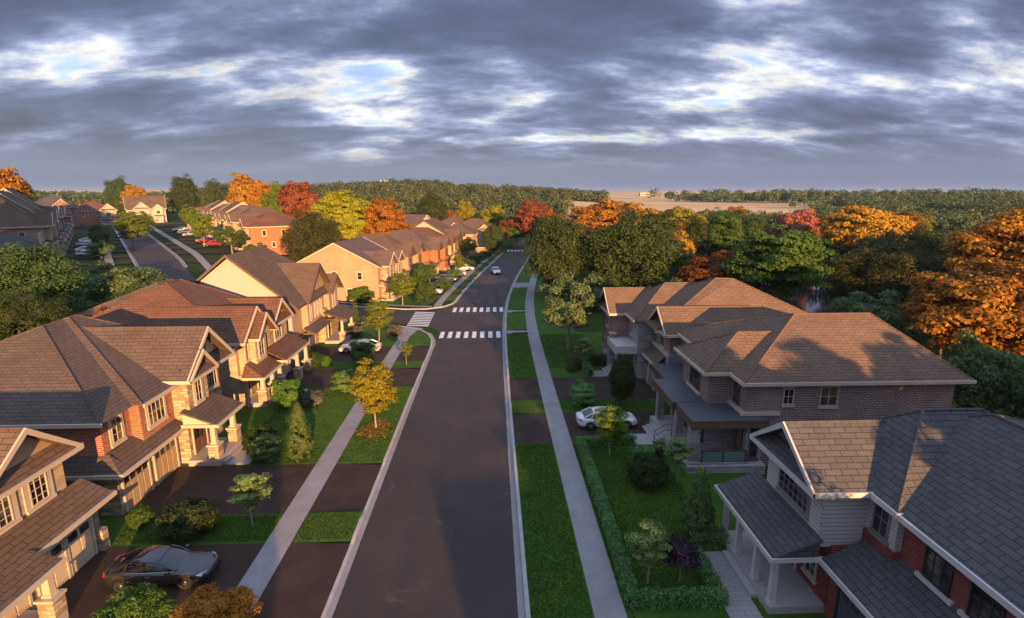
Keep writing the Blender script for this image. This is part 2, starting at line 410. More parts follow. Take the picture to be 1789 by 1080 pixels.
# ------------------------------------------------------------------ mesh helpers
class MB:
    """collects shapes and links them as ONE mesh object"""
    def __init__(s):
        s.v = []
        s.f = []

    def face(s, pts):
        b = len(s.v)
        s.v.extend([tuple(p) for p in pts])
        s.f.append(tuple(range(b, b + len(pts))))

    def solid(s, pts, faces):
        b = len(s.v)
        s.v.extend([tuple(p) for p in pts])
        s.f.extend([tuple(i + b for i in f) for f in faces])

    def box(s, x0, x1, y0, y1, z0, z1):
        x0, x1 = min(x0, x1), max(x0, x1)
        y0, y1 = min(y0, y1), max(y0, y1)
        s.solid([(x0, y0, z0), (x1, y0, z0), (x1, y1, z0), (x0, y1, z0), (x0, y0, z1), (x1, y0, z1), (x1, y1, z1), (x0, y1, z1)],
                [(3, 2, 1, 0), (4, 5, 6, 7), (0, 1, 5, 4), (1, 2, 6, 5), (2, 3, 7, 6), (3, 0, 4, 7)])

    def ext(s, poly, off):
        """closed solid: planar polygon pushed along the vector off"""
        n_ = len(poly)
        q = [(p[0] + off[0], p[1] + off[1], p[2] + off[2]) for p in poly]
        nrm = Vector((0, 0, 0))
        for i in range(n_):
            a, b_ = Vector(poly[i]), Vector(poly[(i + 1) % n_])
            nrm += a.cross(b_)
        if nrm.dot(Vector(off)) > 0:
            poly, q = poly[::-1], q[::-1]
        fs = [tuple(range(n_)), tuple(range(2 * n_ - 1, n_ - 1, -1))]
        fs += [(i, i + n_, (i + 1) % n_ + n_, (i + 1) % n_) for i in range(n_)]
        s.solid(list(poly) + q, fs)

    def slab(s, pts, th=0.16):
        s.ext(pts, (0, 0, -th))

    def tube(s, pts, rad, n=8, cap=True):
        pts = [Vector(p) for p in pts]
        b = len(s.v)
        for i, p in enumerate(pts):
            d = (pts[min(i + 1, len(pts) - 1)] - pts[max(i - 1, 0)]).normalized()
            a = d.orthogonal().normalized() if abs(d.z) < 0.9 else Vector((1, 0, 0))
            a = (a - d * a.dot(d)).normalized()
            c_ = d.cross(a)
            r_ = rad[i] if isinstance(rad, (list, tuple)) else rad
            for j in range(n):
                t = 2 * math.pi * j / n
                s.v.append(tuple(p + (a * math.cos(t) + c_ * math.sin(t)) * r_))
        for i in range(len(pts) - 1):
            for j in range(n):
                s.f.append((b + i * n + j, b + i * n + (j + 1) % n, b + (i + 1) * n + (j + 1) % n, b + (i + 1) * n + j))
        if cap:
            s.f.append(tuple(b + j for j in range(n))[::-1])
            e = b + (len(pts) - 1) * n
            s.f.append(tuple(e + j for j in range(n)))

    def mesh(s, name, m, smooth=False, o=(0, 0, 0)):
        me = bpy.data.meshes.new(name)
        vv = [(x - o[0], y - o[1], z - o[2]) for x, y, z in s.v]
        me.from_pydata(vv, [], s.f)
        if m:
            me.materials.append(m)
        uv = me.uv_layers.new(name='UVMap')
        nl = len(me.loops)
        co = np.empty(len(me.vertices) * 3, dtype=np.float32)
        me.vertices.foreach_get('co', co)
        co = co.reshape(-1, 3)
        li = np.empty(nl, dtype=np.int32)
        me.loops.foreach_get('vertex_index', li)
        pn = np.empty(len(me.polygons) * 3, dtype=np.float32)
        me.polygons.foreach_get('normal', pn)
        pn = pn.reshape(-1, 3)
        tot = np.empty(len(me.polygons), dtype=np.int32)
        me.polygons.foreach_get('loop_total', tot)
        N = np.repeat(pn, tot, axis=0)
        P = co[li]
        flat = np.abs(N[:, 2]) > 0.985
        ud = np.stack([-N[:, 1], N[:, 0], np.zeros(len(N))], 1)
        ln = np.maximum(np.linalg.norm(ud, axis=1, keepdims=True), 1e-6)
        ud = ud / ln
        vd = np.cross(N, ud)
        U = (P * ud).sum(1)
        V = (P * vd).sum(1)
        U = np.where(flat, P[:, 0], U)
        V = np.where(flat, P[:, 1], V)
        uv.data.foreach_set('uv', np.stack([U, V], 1).astype(np.float32).ravel())
        if smooth:
            me.polygons.foreach_set('use_smooth', np.ones(len(me.polygons), dtype=bool))
        me.update()
        return me

    def build(s, name, m, parent=None, smooth=False, o=(0, 0, 0)):
        ob = bpy.data.objects.new(name, s.mesh(name, m, smooth, o))
        COL.objects.link(ob)
        if parent:
            ob.parent = parent
        return ob


def tag(o, label=None, cat=None, group=None, kind=None):
    if label:
        o['label'] = label
    if cat:
        o['category'] = cat
    if group:
        o['group'] = group
    if kind:
        o['kind'] = kind
    return o


def empty(name, loc, rz=0.0):
    o = bpy.data.objects.new(name, None)
    o.empty_display_size = 0.3
    COL.objects.link(o)
    o.location = loc
    o.rotation_euler = (0, 0, rz)
    return o


def structure(name, mb, m, smooth=False):
    return tag(mb.build(name, m, smooth=smooth), kind='structure')


def copy_tree(root, loc, rz=0.0, scale=None):
    r = root.copy()
    COL.objects.link(r)
    r.location = loc
    r.rotation_euler = (0, 0, rz)
    if scale:
        r.scale = scale
    for ch in list(root.children):
        c = ch.copy()
        COL.objects.link(c)
        c.parent = r
        for g in list(ch.children):
            d = g.copy()
            COL.objects.link(d)
            d.parent = c
    return r


# ------------------------------------------------------------------ terrain
def sm(a, b, x):
    t = min(1.0, max(0.0, (x - a) / (b - a)))
    return t * t * (3 - 2 * t)


ST_A = Vector((-62.3, 111.7))                 # right kerb of the side road on the hill
ST_D = Vector((-0.573, 0.820)).normalized()
ST_N = Vector((0.820, 0.573)).normalized()    # to its right


def g(x, y):
    """height of the ground"""
    h = 4.5 * sm(34, 70, -x) if y > 20 else 4.5 * sm(50, 90, -x)
    q = Vector((x, y)) - ST_A
    p = -q.dot(ST_N)
    h += 4.6 * sm(13, 34, p) * sm(20, 60, -x) * (1 - sm(300, 420, y))
    r = math.hypot(x, y)
    h -= 1.3 * sm(24, 60, x) * sm(30, 60, y) * (1 - sm(150, 260, y))
    h += 6.0 * sm(260, 560, r) + 8.5 * sm(600, 1300, r)
    if y > 150:
        h += 8.5 * math.exp(-((x + 45) / 130) ** 2 - ((y - 560) / 150) ** 2)
        h += 2.2 * math.exp(-((x - 420) / 160) ** 2 - ((y - 900) / 180) ** 2)
        h += 2.5 * sm(500, 900, y) * math.sin(x * 0.006 + 1.0) * math.sin(y * 0.004)
    return h


def terrain():
    xs = sorted(set([round(v, 2) for v in list(np.arange(-220, 221, 4.0)) + [s_ * (220 + 8 * k ** 1.75) for k in range(1, 45) for s_ in (-1, 1)]]))
    ys = sorted(set([round(v, 2) for v in list(np.arange(-90, 321, 4.0)) + [320 + 8 * k ** 1.75 for k in range(1, 52)] + [-90 - 20 * k ** 1.8 for k in range(1, 14)]]))
    m = MB()
    nx, ny = len(xs), len(ys)
    for y in ys:
        for x in xs:
            m.v.append((x, y, g(x, y) - 0.14))
    for j in range(ny - 1):
        for i in range(nx - 1):
            a = j * nx + i
            m.f.append((a, a + 1, a + nx + 1, a + nx))
    structure('ground', m, TERRAIN, True)


terrain()

# ------------------------------------------------------------------ road layout
CL = [(-80, -3.1), (0, -3.1), (50, -3.05), (65, -2.95), (77, -2.75), (94, -1.75), (111, 0.1), (125, 1.9), (140, 4.1), (160, 6.9), (180, 10.0), (205, 15.0), (235, 22.0), (270, 33.0)]


def cx(y):
    for (a, xa), (b_, xb) in zip(CL, CL[1:]):
        if y <= b_:
            t = (y - a) / (b_ - a)
            return xa + (xb - xa) * t
    return CL[-1][1]


def cxs(y):
    return (cx(y - 9) + cx(y - 4) + cx(y) * 2 + cx(y + 4) + cx(y + 9)) / 6


def strip(mb, o0, o1, y0, y1, z, step=3.0, gz=False):
    """a sheet between two offsets from the road's centre line"""
    k = max(1, int(math.ceil((y1 - y0) / step)))
    f0 = o0 if callable(o0) else (lambda y: o0)
    f1 = o1 if callable(o1) else (lambda y: o1)
    for i in range(k):
        ya, yb = y0 + (y1 - y0) * i / k, y0 + (y1 - y0) * (i + 1) / k
        p = []
        for y, f in ((ya, f0), (ya, f1), (yb, f1), (yb, f0)):
            x = cxs(y) + f(y)
            p.append((x, y, z + (g(x, y) if gz else 0)))
        mb.face(p)


def kerb(mb, off, wdt, y0, y1, drops, zlow=-0.085, ztop=0.03):
    """kerb stone that ramps down at each driveway in drops"""
    k = int((y1 - y0) / 0.45)

    def top(y):
        z = ztop
        for a, b_ in drops:
            if a - 0.5 < y < b_ + 0.5:
                e = min(1, max(0, min(y - (a - 0.5), (b_ + 0.5) - y) / 0.6))
                z = min(z, ztop + (zlow - ztop) * e)
        return z
    prev = None
    for i in range(k + 1):
        y = y0 + (y1 - y0) * i / k
        x = cxs(y) + off
        z = top(y)
        cur = [(x, y, -0.3), (x, y, z), (x + wdt, y, z), (x + wdt, y, -0.3)]
        if prev:
            for a in range(3):
                mb.face([prev[a], cur[a], cur[a + 1], prev[a + 1]] if wdt > 0 else [prev[a + 1], cur[a + 1], cur[a], prev[a]])
        prev = cur


RZ = -0.11
# main road, one sheet
mb = MB()
strip(mb, -4.2, 4.15, -80, 262, RZ)
# side street towards the hill, then the street on the hill
SIDE = [(-6.5, 79.2), (-14, 80.6), (-24, 83.6), (-36, 88.5), (-50, 94.5), (-66, 101)]


def ribbon(mb, path, o0, o1, dz, step=3.0, zf=None):
    P = [Vector(p) for p in path]
    seq = []
    for a, b_ in zip(P, P[1:]):
        k = max(1, int((b_ - a).length / step))
        seq += [a + (b_ - a) * (i / k) for i in range(k)]
    seq.append(P[-1])
    rows = []
    for i, p in enumerate(seq):
        d = (seq[min(i + 1, len(seq) - 1)] - seq[max(i - 1, 0)]).normalized()
        nn = Vector((-d.y, d.x))
        a, b_ = p + nn * o0, p + nn * o1
        rows.append(((a.x, a.y, (zf or g)(a.x, a.y) + dz), (b_.x, b_.y, (zf or g)(b_.x, b_.y) + dz)))
    for r0, r1 in zip(rows, rows[1:]):
        mb.face([r0[0], r0[1], r1[1], r1[0]] if o0 > o1 else [r0[1], r0[0], r1[0], r1[1]])


ribbon(mb, SIDE, -4.3, 4.3, RZ + 0.004)
# corner fillets of the junction
for cy_, s_ in ((75.3, -1), (83.6, 1)):
    c0 = (cxs(cy_) - 4.2, cy_)
    pts = []
    for i in range(9):
        t = i / 8 * math.pi / 2
        rr = 6.0
        pts.append((c0[0] - rr + rr * math.cos(t) , cy_ + s_ * (rr - rr * math.sin(t)), RZ + 0.007))
    fan = [(c0[0] + 1.2, cy_ - s_ * 1.0, RZ + 0.007)] + (pts if s_ > 0 else pts)
    mb.face(fan if s_ > 0 else fan[::-1])
structure('road', mb, ASPHALT)
mb = MB()
HILL = [ST_A - ST_N * 4.0 + ST_D * t for t in (-16, 0, 40, 80, 120, 150)]
ribbon(mb, HILL, -4.0, 4.0, 0.03)
CROSS = [ST_A + ST_D * 150 - ST_N * 75, ST_A + ST_D * 150 + ST_N * 40]
ribbon(mb, CROSS, -4.5, 4.5, 0.02)
structure('hill_road', mb, ASPHALT)

L_DROPS = [(14, 26.3), (29.1, 34.9), (50.1, 55.7), (58.2, 64.0)]
R_DROPS = [(37.5, 43.2), (46.1, 52.1), (69.6, 71.6), (82.4, 84.4), (104.5, 110)]
L2_DROPS = [(97, 100.5), (103, 106.5), (111, 114), (118, 121), (127, 130), (136, 139), (146, 149)]
mb = MB()
kerb(mb, -4.68, 0.18, 0, 64.5, L_DROPS)
kerb(mb, -4.68, 0.18, 91.5, 166, L2_DROPS)
kerb(mb, 4.46, 0.2, 0, 240, R_DROPS)
# curved kerbs at the junction
arc = [(cxs(64.5) - 4.6, 64.5), (-7.75, 67), (-8.5, 69.8), (-9.9, 72.2), (-12.3, 73.9), (-15, 75.1), (-25, 78.6), (-37, 83.4), (-51, 89.4)]
arc2 = [(cxs(91.5) - 4.6, 91.5), (-6.9, 89.2), (-8.2, 87.0), (-10.6, 85.6), (-14, 85.6), (-23, 88.4), (-35, 93.2), (-49, 99.2)]
for a in (arc, arc2):
    P = [Vector(p) for p in a]
    for p, q in zip(P, P[1:]):
        d = (q - p).normalized()
        nn = Vector((-d.y, d.x)) * 0.09
        r_ = [(p - nn), (p + nn), (q + nn), (q - nn)]
        zz = [g(v.x, v.y) for v in r_]
        mb.ext([(v.x, v.y, z_ + 0.035) for v, z_ in zip(r_, zz)], (0, 0, -0.25))
for off in (-8.15, 0.15):
    ribbon(mb, [ST_A + ST_N * off + ST_D * t for t in (-4, 20, 40, 60, 80, 100, 120, 143)], -0.12, 0.12, 0.16)
structure('kerb', mb, CURB)
mb = MB()
strip(mb, -4.52, -4.18, 0, 64.5, RZ + 0.006)
strip(mb, -4.52, -4.18, 91.5, 166, RZ + 0.006)
strip(mb, 4.12, 4.48, 0, 240, RZ + 0.006)
ribbon(mb, [(p[0] + 0.25 if i < 3 else p[0], p[1] + (0 if i < 2 else 0.25)) for i, p in enumerate(arc)], -0.22, 0.18, RZ + 0.009)
ribbon(mb, [(p[0] + 0.25 if i < 3 else p[0], p[1] - (0 if i < 2 else 0.25)) for i, p in enumerate(arc2)], -0.18, 0.22, RZ + 0.009)
for off in (-7.8, -0.2):
    ribbon(mb, [ST_A + ST_N * off + ST_D * t for t in (-4, 20, 40, 60, 80, 100, 120, 143)], -0.2, 0.2, 0.05)
structure('gutter', mb, CONC)

# lawns: the lots and the planted strips beside the kerb
mb = MB()
def sheet(x0, x1, y0, y1, z, n=8):
    for i in range(n):
        a, b_ = x0 + (x1 - x0) * i / n, x0 + (x1 - x0) * (i + 1) / n
        mb.face([(a, y0, z), (b_, y0, z), (b_, y1, z), (a, y1, z)])
sheet(-33.5, -10.9, -10, 68, 0.0)
mb.face([(-33.5, 68, 0), (-10.9, 68, 0), (-10.6, 72.6, 0), (-12.3, 74.0, 0), (-25, 78.4, 0), (-33.5, 81.9, 0)])
for a, b_ in [(26.3, 29.1), (34.9, 50.1), (55.7, 58.2), (64.0, 64.5)]:
    strip(mb, -7.86, -4.66, a, b_, 0.0)
mb.face([(-10.85, 64.5, 0), (-7.66, 64.5, 0), (-7.8, 67, 0), (-8.6, 69.8, 0), (-10.0, 72.2, 0), (-10.85, 72.4, 0)])
for a, b_ in [(-5, 37.5), (43.2, 46.1), (52.1, 69.6), (71.6, 82.4), (84.4, 104.5), (110, 200)]:
    strip(mb, 4.64, 7.52, a, b_, 0.0)
strip(mb, 8.92, 20.0, -8, 70, 0.0)
strip(mb, 8.92, 14.0, 70, 200, 0.0)
for a, b_ in zip([91.5] + [d[1] for d in L2_DROPS], [d[0] for d in L2_DROPS] + [166]):
    strip(mb, -6.38, -4.66, a, b_, 0.0)
strip(mb, -16.5, -7.6, 96, 166, 0.0)
mb.face([(-28, 91.6, 0), (-14, 87.0, 0), (-10.9, 87.0, 0), (cxs(96) - 7.6, 96, 0), (cxs(96) - 16.5, 96, 0), (-28, 97, 0)])
structure('lawn', mb, GRASS)

# walks
mb = MB()
strip(mb, -9.22, -7.84, 0, 68, 0.012)
mb.face([(-12.25, 68, .012), (-10.85, 68, .012), (-10.2, 71.9, .012), (-9.4, 72.6, .012), (-11.6, 74.1, .012), (-12.6, 73.4, .012)])
strip(mb, 7.5, 8.94, 0, 240, 0.012)
strip(mb, -7.62, -6.36, 89, 168, 0.012)
mb.face([(cxs(89) - 7.62, 89, .012), (-9.6, 86.0, .012), (-8.1, 87.0, .012), (cxs(89) - 6.36, 89, .012)])
mb.face([(-31, 93.3, .012), (-31, 92.4, .012), (-22, 89.3, .012), (-12, 86.7, .012), (-9.7, 86.6, .012), (-9.9, 87.6, .012), (-12, 87.9, .012), (-22, 90.4, .012)])
for a, b_ in [(69.6, 71.6), (82.4, 84.4)]:
    m_ = (a + b_) / 2
    p = [(cxs(a) + 4.6, a - 0.5, -0.07), (cxs(m_) + 5.6, m_ - 0.55, 0.014), (cxs(m_) + 7.55, m_ - 0.4, 0.014), (cxs(m_) + 7.55, m_ + 0.4, 0.014), (cxs(m_) + 5.6, m_ + 0.55, 0.014), (cxs(b_) + 4.6, b_ + 0.5, -0.07)]
    mb.face(p)
strip(mb, 4.6, 7.55, 104.5, 110, 0.008)
ribbon(mb, [ST_A + ST_N * 3.9 + ST_D * t for t in (-12, 20, 40, 60, 80, 100, 120, 143)], -0.8, 0.8, 0.10)
ribbon(mb, [ST_A - ST_N * 12.0 + ST_D * t for t in (0, 20, 40, 60, 80, 100, 120, 143)], -0.7, 0.7, 0.08)
structure('sidewalk', mb, CONC)

# driveways (kerb apron slopes down to the gutter)
mb = MB()
for (a, b_), xf in zip(L_DROPS, (-21, -21.8, -22.5, -22.0)):
    n_ = max(1, int((b_ - a) / 2))
    mb.face([(xf, a, .010), (-12.23, a, .010), (-12.23, b_, .010), (xf, b_, .010)])
    mb.face([(cxs(a) - 7.86, a, .010), (cxs(a) - 4.6, a, -.088), (cxs(b_) - 4.6, b_, -.088), (cxs(b_) - 7.86, b_, .010)])
for (a, b_), xf in zip(R_DROPS[:2], (14.2, 16)):
    mb.face([(cxs(a) + 4.58, a, -.088), (cxs(a) + 7.52, a, .010), (cxs(b_) + 7.52, b_, .010), (cxs(b_) + 4.58, b_, -.088)])
    mb.face([(cxs(a) + 8.92, a, .010), (xf, a, .010), (xf, b_, .010), (cxs(b_) + 8.92, b_, .010)])
mb.face([(5.85, 8, .010), (16, 8, .010), (16, 19.9, .010), (5.85, 19.9, .010)])
for a, b_ in L2_DROPS:
    mb.face([(cxs(a) - 6.38, a, .006), (cxs(a) - 4.6, a, -.088), (cxs(b_) - 4.6, b_, -.088), (cxs(b_) - 6.38, b_, .006)])
    mb.face([(cxs(a) - 14.5, a, .008), (cxs(a) - 7.6, a, .008), (cxs(b_) - 7.6, b_, .008), (cxs(b_) - 14.5, b_, .008)])
mb.face([(9.3, 71.5, .01), (14, 74, .01), (14, 77, .01), (6.7, 76.5, .01)])
for t in range(-2, 140, 13):                 # drives of the street on the hill, both sides
    for o0, o1 in ((5.0, 14.6), (-19.0, -12.8)):
        p0, p1 = ST_A + ST_D * (t + 4), ST_A + ST_D * (t + 8.5)
        k = 5
        for i in range(k):
            oa, ob = o0 + (o1 - o0) * i / k, o0 + (o1 - o0) * (i + 1) / k
            q = [p0 + ST_N * oa, p0 + ST_N * ob, p1 + ST_N * ob, p1 + ST_N * oa]
            mb.face([(v.x, v.y, g(v.x, v.y) + 0.06) for v in q])
    for o0, o1 in ((0.3, 3.1), (-11.3, -8.3)):
        p0, p1 = ST_A + ST_D * (t + 4), ST_A + ST_D * (t + 8.5)
        q = [p0 + ST_N * o0, p0 + ST_N * o1, p1 + ST_N * o1, p1 + ST_N * o0]
        mb.face([(v.x, v.y, g(v.x, v.y) + 0.06) for v in q])
structure('driveway', mb, DRIVE)

# crossings
def crossing(pts_list):
    m = MB()
    for q in pts_list:
        m.face(q)
    structure('crosswalk', m, PAINTW)
zz = RZ + 0.012
crossing([[(x, 68.0, zz), (x + 0.55, 68.0, zz), (x + 0.55, 71.2, zz), (x, 71.2, zz)] for x in [-6.95 + i * 1.06 for i in range(8)]])
crossing([[(x, 83.4, zz), (x + 0.55, 83.4, zz), (x + 0.57, 86.7, zz), (x + 0.02, 86.7, zz)] for x in [-6.3 + i * 1.06 for i in range(8)]])
crossing([[(-12.1, y + 0.15, zz), (-9.0, y - 0.45, zz), (-9.0, y + 0.10, zz), (-12.1, y + 0.7, zz)] for y in [74.7 + i * 1.05 for i in range(9)]])
crossing([[(x, 170.5, zz), (x + 0.6, 170.5, zz), (x + 0.9, 173.5, zz), (x + 0.3, 173.5, zz)] for x in [4.7 + i * 1.1 for i in range(8)]])
# pond behind the houses on the right and the clearing path
mb = MB()
pts = [(53 + 15 * math.cos(t) * (1 + 0.2 * math.sin(3 * t)), 98 + 20 * math.sin(t) * (1 + 0.15 * math.cos(2 * t)), 0) for t in [i / 28 * 2 * math.pi for i in range(28)]]
mb.face([(x, y, -1.02) for x, y, z in pts])
structure('pond', mb, WATER)
mb = MB()
ribbon(mb, [(60, 138), (72, 142), (86, 141), (98, 136)], -2.0, 2.0, 0.08)
structure('park_path', mb, CONC)


# ------------------------------------------------------------------ house helpers
SOLO = {'gable_wall', 'barge_board', 'pent_roof', 'ledge', 'lintel', 'window_ledge', 'porch_roof', 'skirt_roof', 'frieze', 'fascia', 'flat_roof', 'railing_panel', 'handrail'}


class House:
    def __init__(s, name, label, loc, rot=0.0, world=True, group=None, cat='house'):
        s.root = tag(empty(name, loc, rot), label, cat, group)
        s.o = loc if world else (0, 0, 0)
        s.parts = {}

    def p(s, name, m):
        key = (name, m.name)
        if name in SOLO:
            key = (name, m.name, len(s.parts))
        if key not in s.parts:
            s.parts[key] = (name, m, MB())
        return s.parts[key][2]

    def new(s, name, m, mb, parent=None, smooth=False):
        ob = mb.build(name, m, parent or s.root, smooth, s.o)
        return ob

    def done(s):
        for name, m, mb_ in s.parts.values():
            if mb_.f:
                s.new(name, m, mb_)
        return s.root


def wall_frame(ax, sg, pl):
    """maps (along, up, out) on a wall plane to xyz"""
    if ax == 'x':
        return lambda u, v, d: (pl + sg * d, u, v)
    return lambda u, v, d: (u, pl + sg * d, v)


def wbox(mb, F, u0, u1, v0, v1, d0, d1):
    a, b_ = F(u0, v0, d0), F(u1, v1, d1)
    mb.box(a[0], b_[0], a[1], b_[1], a[2], b_[2])


def win(h, ax, sg, pl, c, z0, wd, ht, nx=2, nz=2, trim=None, sill=True, surround=0.0, parts=True):
    """window: frame with its bars, and the pane and sill under it"""
    trim = trim or WHITE
    F = wall_frame(ax, sg, pl)
    u0, u1, z1 = c - wd / 2, c + wd / 2, z0 + ht
    fr = MB()
    t = 0.075
    wbox(fr, F, u0, u0 + t, z0, z1, -0.02, 0.07)
    wbox(fr, F, u1 - t, u1, z0, z1, -0.02, 0.07)
    wbox(fr, F, u0 + t, u1 - t, z0, z0 + t, -0.02, 0.068)
    wbox(fr, F, u0 + t, u1 - t, z1 - t, z1, -0.02, 0.068)
    for i in range(1, nx):
        u = u0 + wd * i / nx
        wbox(fr, F, u - 0.02, u + 0.02, z0 + t, z1 - t, -0.01, 0.045)
    for i in range(1, nz):
        v = z0 + ht * i / nz
        wbox(fr, F, u0 + t, u1 - t, v - 0.018, v + 0.018, -0.01, 0.04)
    if surround:
        q = surround
        wbox(fr, F, u0 - q, u0, z0 - 0.02, z1, -0.02, 0.055)
        wbox(fr, F, u1, u1 + q, z0 - 0.02, z1, -0.02, 0.055)
        wbox(fr, F, u0 - q, u1 + q, z1, z1 + q * 1.3, -0.02, 0.06)
    fo = h.new('window', trim, fr)
    pm = MB()
    wbox(pm, F, u0 + 0.03, u1 - 0.03, z0 + 0.03, z1 - 0.03, -0.02, 0.02)
    h.new('pane', GLASS, pm, fo)
    if sill:
        sm_ = MB()
        q = max(0.1, surround)
        wbox(sm_, F, u0 - q, u1 + q, z0 - 0.17, z0 - 0.02, -0.02, 0.12)
        h.new('sill', trim, sm_, fo)
    return fo


def garage(h, ax, sg, pl, c, wd, ht=2.15, m=None, trim=None, style='wood', z0=0.02):
    m, trim = m or GAR_CREAM, trim or CREAM
    F = wall_frame(ax, sg, pl)
    u0, u1 = c - wd / 2, c + wd / 2
    d = MB()
    wbox(d, F, u0, u1, z0, z0 + ht, -0.02, 0.03)
    k = max(2, int(round(wd / 0.62)))
    for i in range(k):
        a = u0 + wd * i / k + 0.05
        b_ = u0 + wd * (i + 1) / k - 0.05
        if style == 'wood':
            wbox(d, F, a, b_, z0 + 0.06, z0 + ht * 0.70, 0.03, 0.055)
        else:
            for r_ in range(3):
                wbox(d, F, a, b_, z0 + 0.06 + r_ * ht * 0.25, z0 + ht * 0.25 * (r_ + 1) - 0.02, 0.03, 0.05)
    o = h.new('garage_door', m, d)
    gl = MB()
    for i in range(k):
        a = u0 + wd * i / k + 0.08
        b_ = u0 + wd * (i + 1) / k - 0.08
        wbox(gl, F, a, b_, z0 + ht * 0.76, z0 + ht * 0.95, 0.0, 0.038)
    h.new('pane', GLASS, gl, o)
    t = MB()
    wbox(t, F, u0 - 0.14, u0, z0, z0 + ht, -0.02, 0.09)
    wbox(t, F, u1, u1 + 0.14, z0, z0 + ht, -0.02, 0.09)
    wbox(t, F, u0 - 0.2, u1 + 0.2, z0 + ht, z0 + ht + 0.22, -0.02, 0.10)
    h.new('frame', trim, t, o)
    return o


def door(h, ax, sg, pl, c, wd, ht, z0, m=None, trim=None, lights=2):
    m, trim = m or DOOR_B, trim or CREAM
    F = wall_frame(ax, sg, pl)
    d = MB()
    wbox(d, F, c - wd / 2, c + wd / 2, z0, z0 + ht, -0.02, 0.04)
    for i in range(lights):
        a = c - wd / 2 + wd * i / lights
        wbox(d, F, a + 0.08, a + wd / lights - 0.08, z0 + 0.12, z0 + ht * 0.42, 0.04, 0.06)
    o = h.new('door', m, d)
    gl = MB()
    for i in range(lights):
        a = c - wd / 2 + wd * i / lights
        wbox(gl, F, a + 0.10, a + wd / lights - 0.10, z0 + ht * 0.48, z0 + ht * 0.94, 0.0, 0.055)
    h.new('pane', GLASS, gl, o)
    t = MB()
    wbox(t, F, c - wd / 2 - 0.13, c - wd / 2, z0, z0 + ht, -0.02, 0.09)
    wbox(t, F, c + wd / 2, c + wd / 2 + 0.13, z0, z0 + ht, -0.02, 0.09)
    wbox(t, F, c - wd / 2 - 0.18, c + wd / 2 + 0.18, z0 + ht, z0 + ht + 0.18, -0.02, 0.1)
    h.new('frame', trim, t, o)
    hd = MB()
    wbox(hd, F, c + (0.06 if lights > 1 else wd / 2 - 0.16), c + (0.1 if lights > 1 else wd / 2 - 0.1), z0 + 0.9, z0 + 1.15, 0.04, 0.1)
    h.new('handle', LAMP, hd, o)
    return o


def wall_lamp(h, ax, sg, pl, c, z):
    F = wall_frame(ax, sg, pl)
    m = MB()
    wbox(m, F, c - 0.06, c + 0.06, z - 0.12, z + 0.12, 0.0, 0.04)
    wbox(m, F, c - 0.09, c + 0.09, z - 0.14, z + 0.10, 0.09, 0.27)
    wbox(m, F, c - 0.13, c + 0.13, z + 0.10, z + 0.14, 0.05, 0.31)
    wbox(m, F, c - 0.03, c + 0.03, z + 0.02, z + 0.06, 0.04, 0.09)
    h.new('wall_lamp', LAMP, m)


def eaves(tr, x0, x1, y0, y1, z, hh=0.2, t=0.1, sides='xXyY'):
    """gutter boards round an eave rectangle"""
    if 'x' in sides: tr.box(x0 - t, x0 - 0.004, y0, y1, z - hh, z + 0.03)
    if 'X' in sides: tr.box(x1 + 0.004, x1 + t, y0, y1, z - hh, z + 0.03)
    if 'y' in sides: tr.box(x0 - t, x1 + t, y0 - t, y0 - 0.004, z - hh + 0.003, z + 0.027)
    if 'Y' in sides: tr.box(x0 - t, x1 + t, y1 + 0.004, y1 + t, z - hh + 0.003, z + 0.027)


def hip(h, rm, x0, x1, y0, y1, ze, r0, r1, zr, tm=None, sides='xXyY', name='roof', cap=True):
    """hip roof over an eave rectangle with the ridge from r0 to r1"""
    mb = h.p(name, rm)
    zb = ze - 0.08
    A, B, C_, D = (x0, y0), (x1, y0), (x1, y1), (x0, y1)
    v = [(*A, zb), (*B, zb), (*C_, zb), (*D, zb), (*A, ze), (*B, ze), (*C_, ze), (*D, ze), (*r0, zr), (*r1, zr)]
    f = [(3, 2, 1, 0), (0, 1, 5, 4), (1, 2, 6, 5), (2, 3, 7, 6), (3, 0, 4, 7)]
    if abs(r1[0] - r0[0]) >= abs(r1[1] - r0[1]):
        f += [(4, 5, 9, 8), (5, 6, 9), (6, 7, 8, 9), (7, 4, 8)]
    else:
        f += [(4, 5, 8), (5, 6, 9, 8), (6, 7, 9), (7, 4, 8, 9)]
    mb.solid(v, f)
    if tm:
        eaves(h.p('gutter', tm), x0, x1, y0, y1, ze, sides=sides)
    if cap:                                   # ridge and hip cap shingles
        cp = h.p('ridge_cap', rm)
        prs = [(r0, r1, zr, zr)] if (Vector(r0) - Vector(r1)).length > 0.3 else []
        if abs(r1[0] - r0[0]) >= abs(r1[1] - r0[1]):
            cs = [(A, r0), (D, r0), (B, r1), (C_, r1)]
        else:
            cs = [(A, r0), (B, r0), (C_, r1), (D, r1)]
        prs += [(a, b_, ze, zr) for a, b_ in cs]
        for a, b_, za, zb_ in prs:
            cp.tube([(*a, za + 0.0), (*b_, zb_ + 0.0)], 0.075, 6)


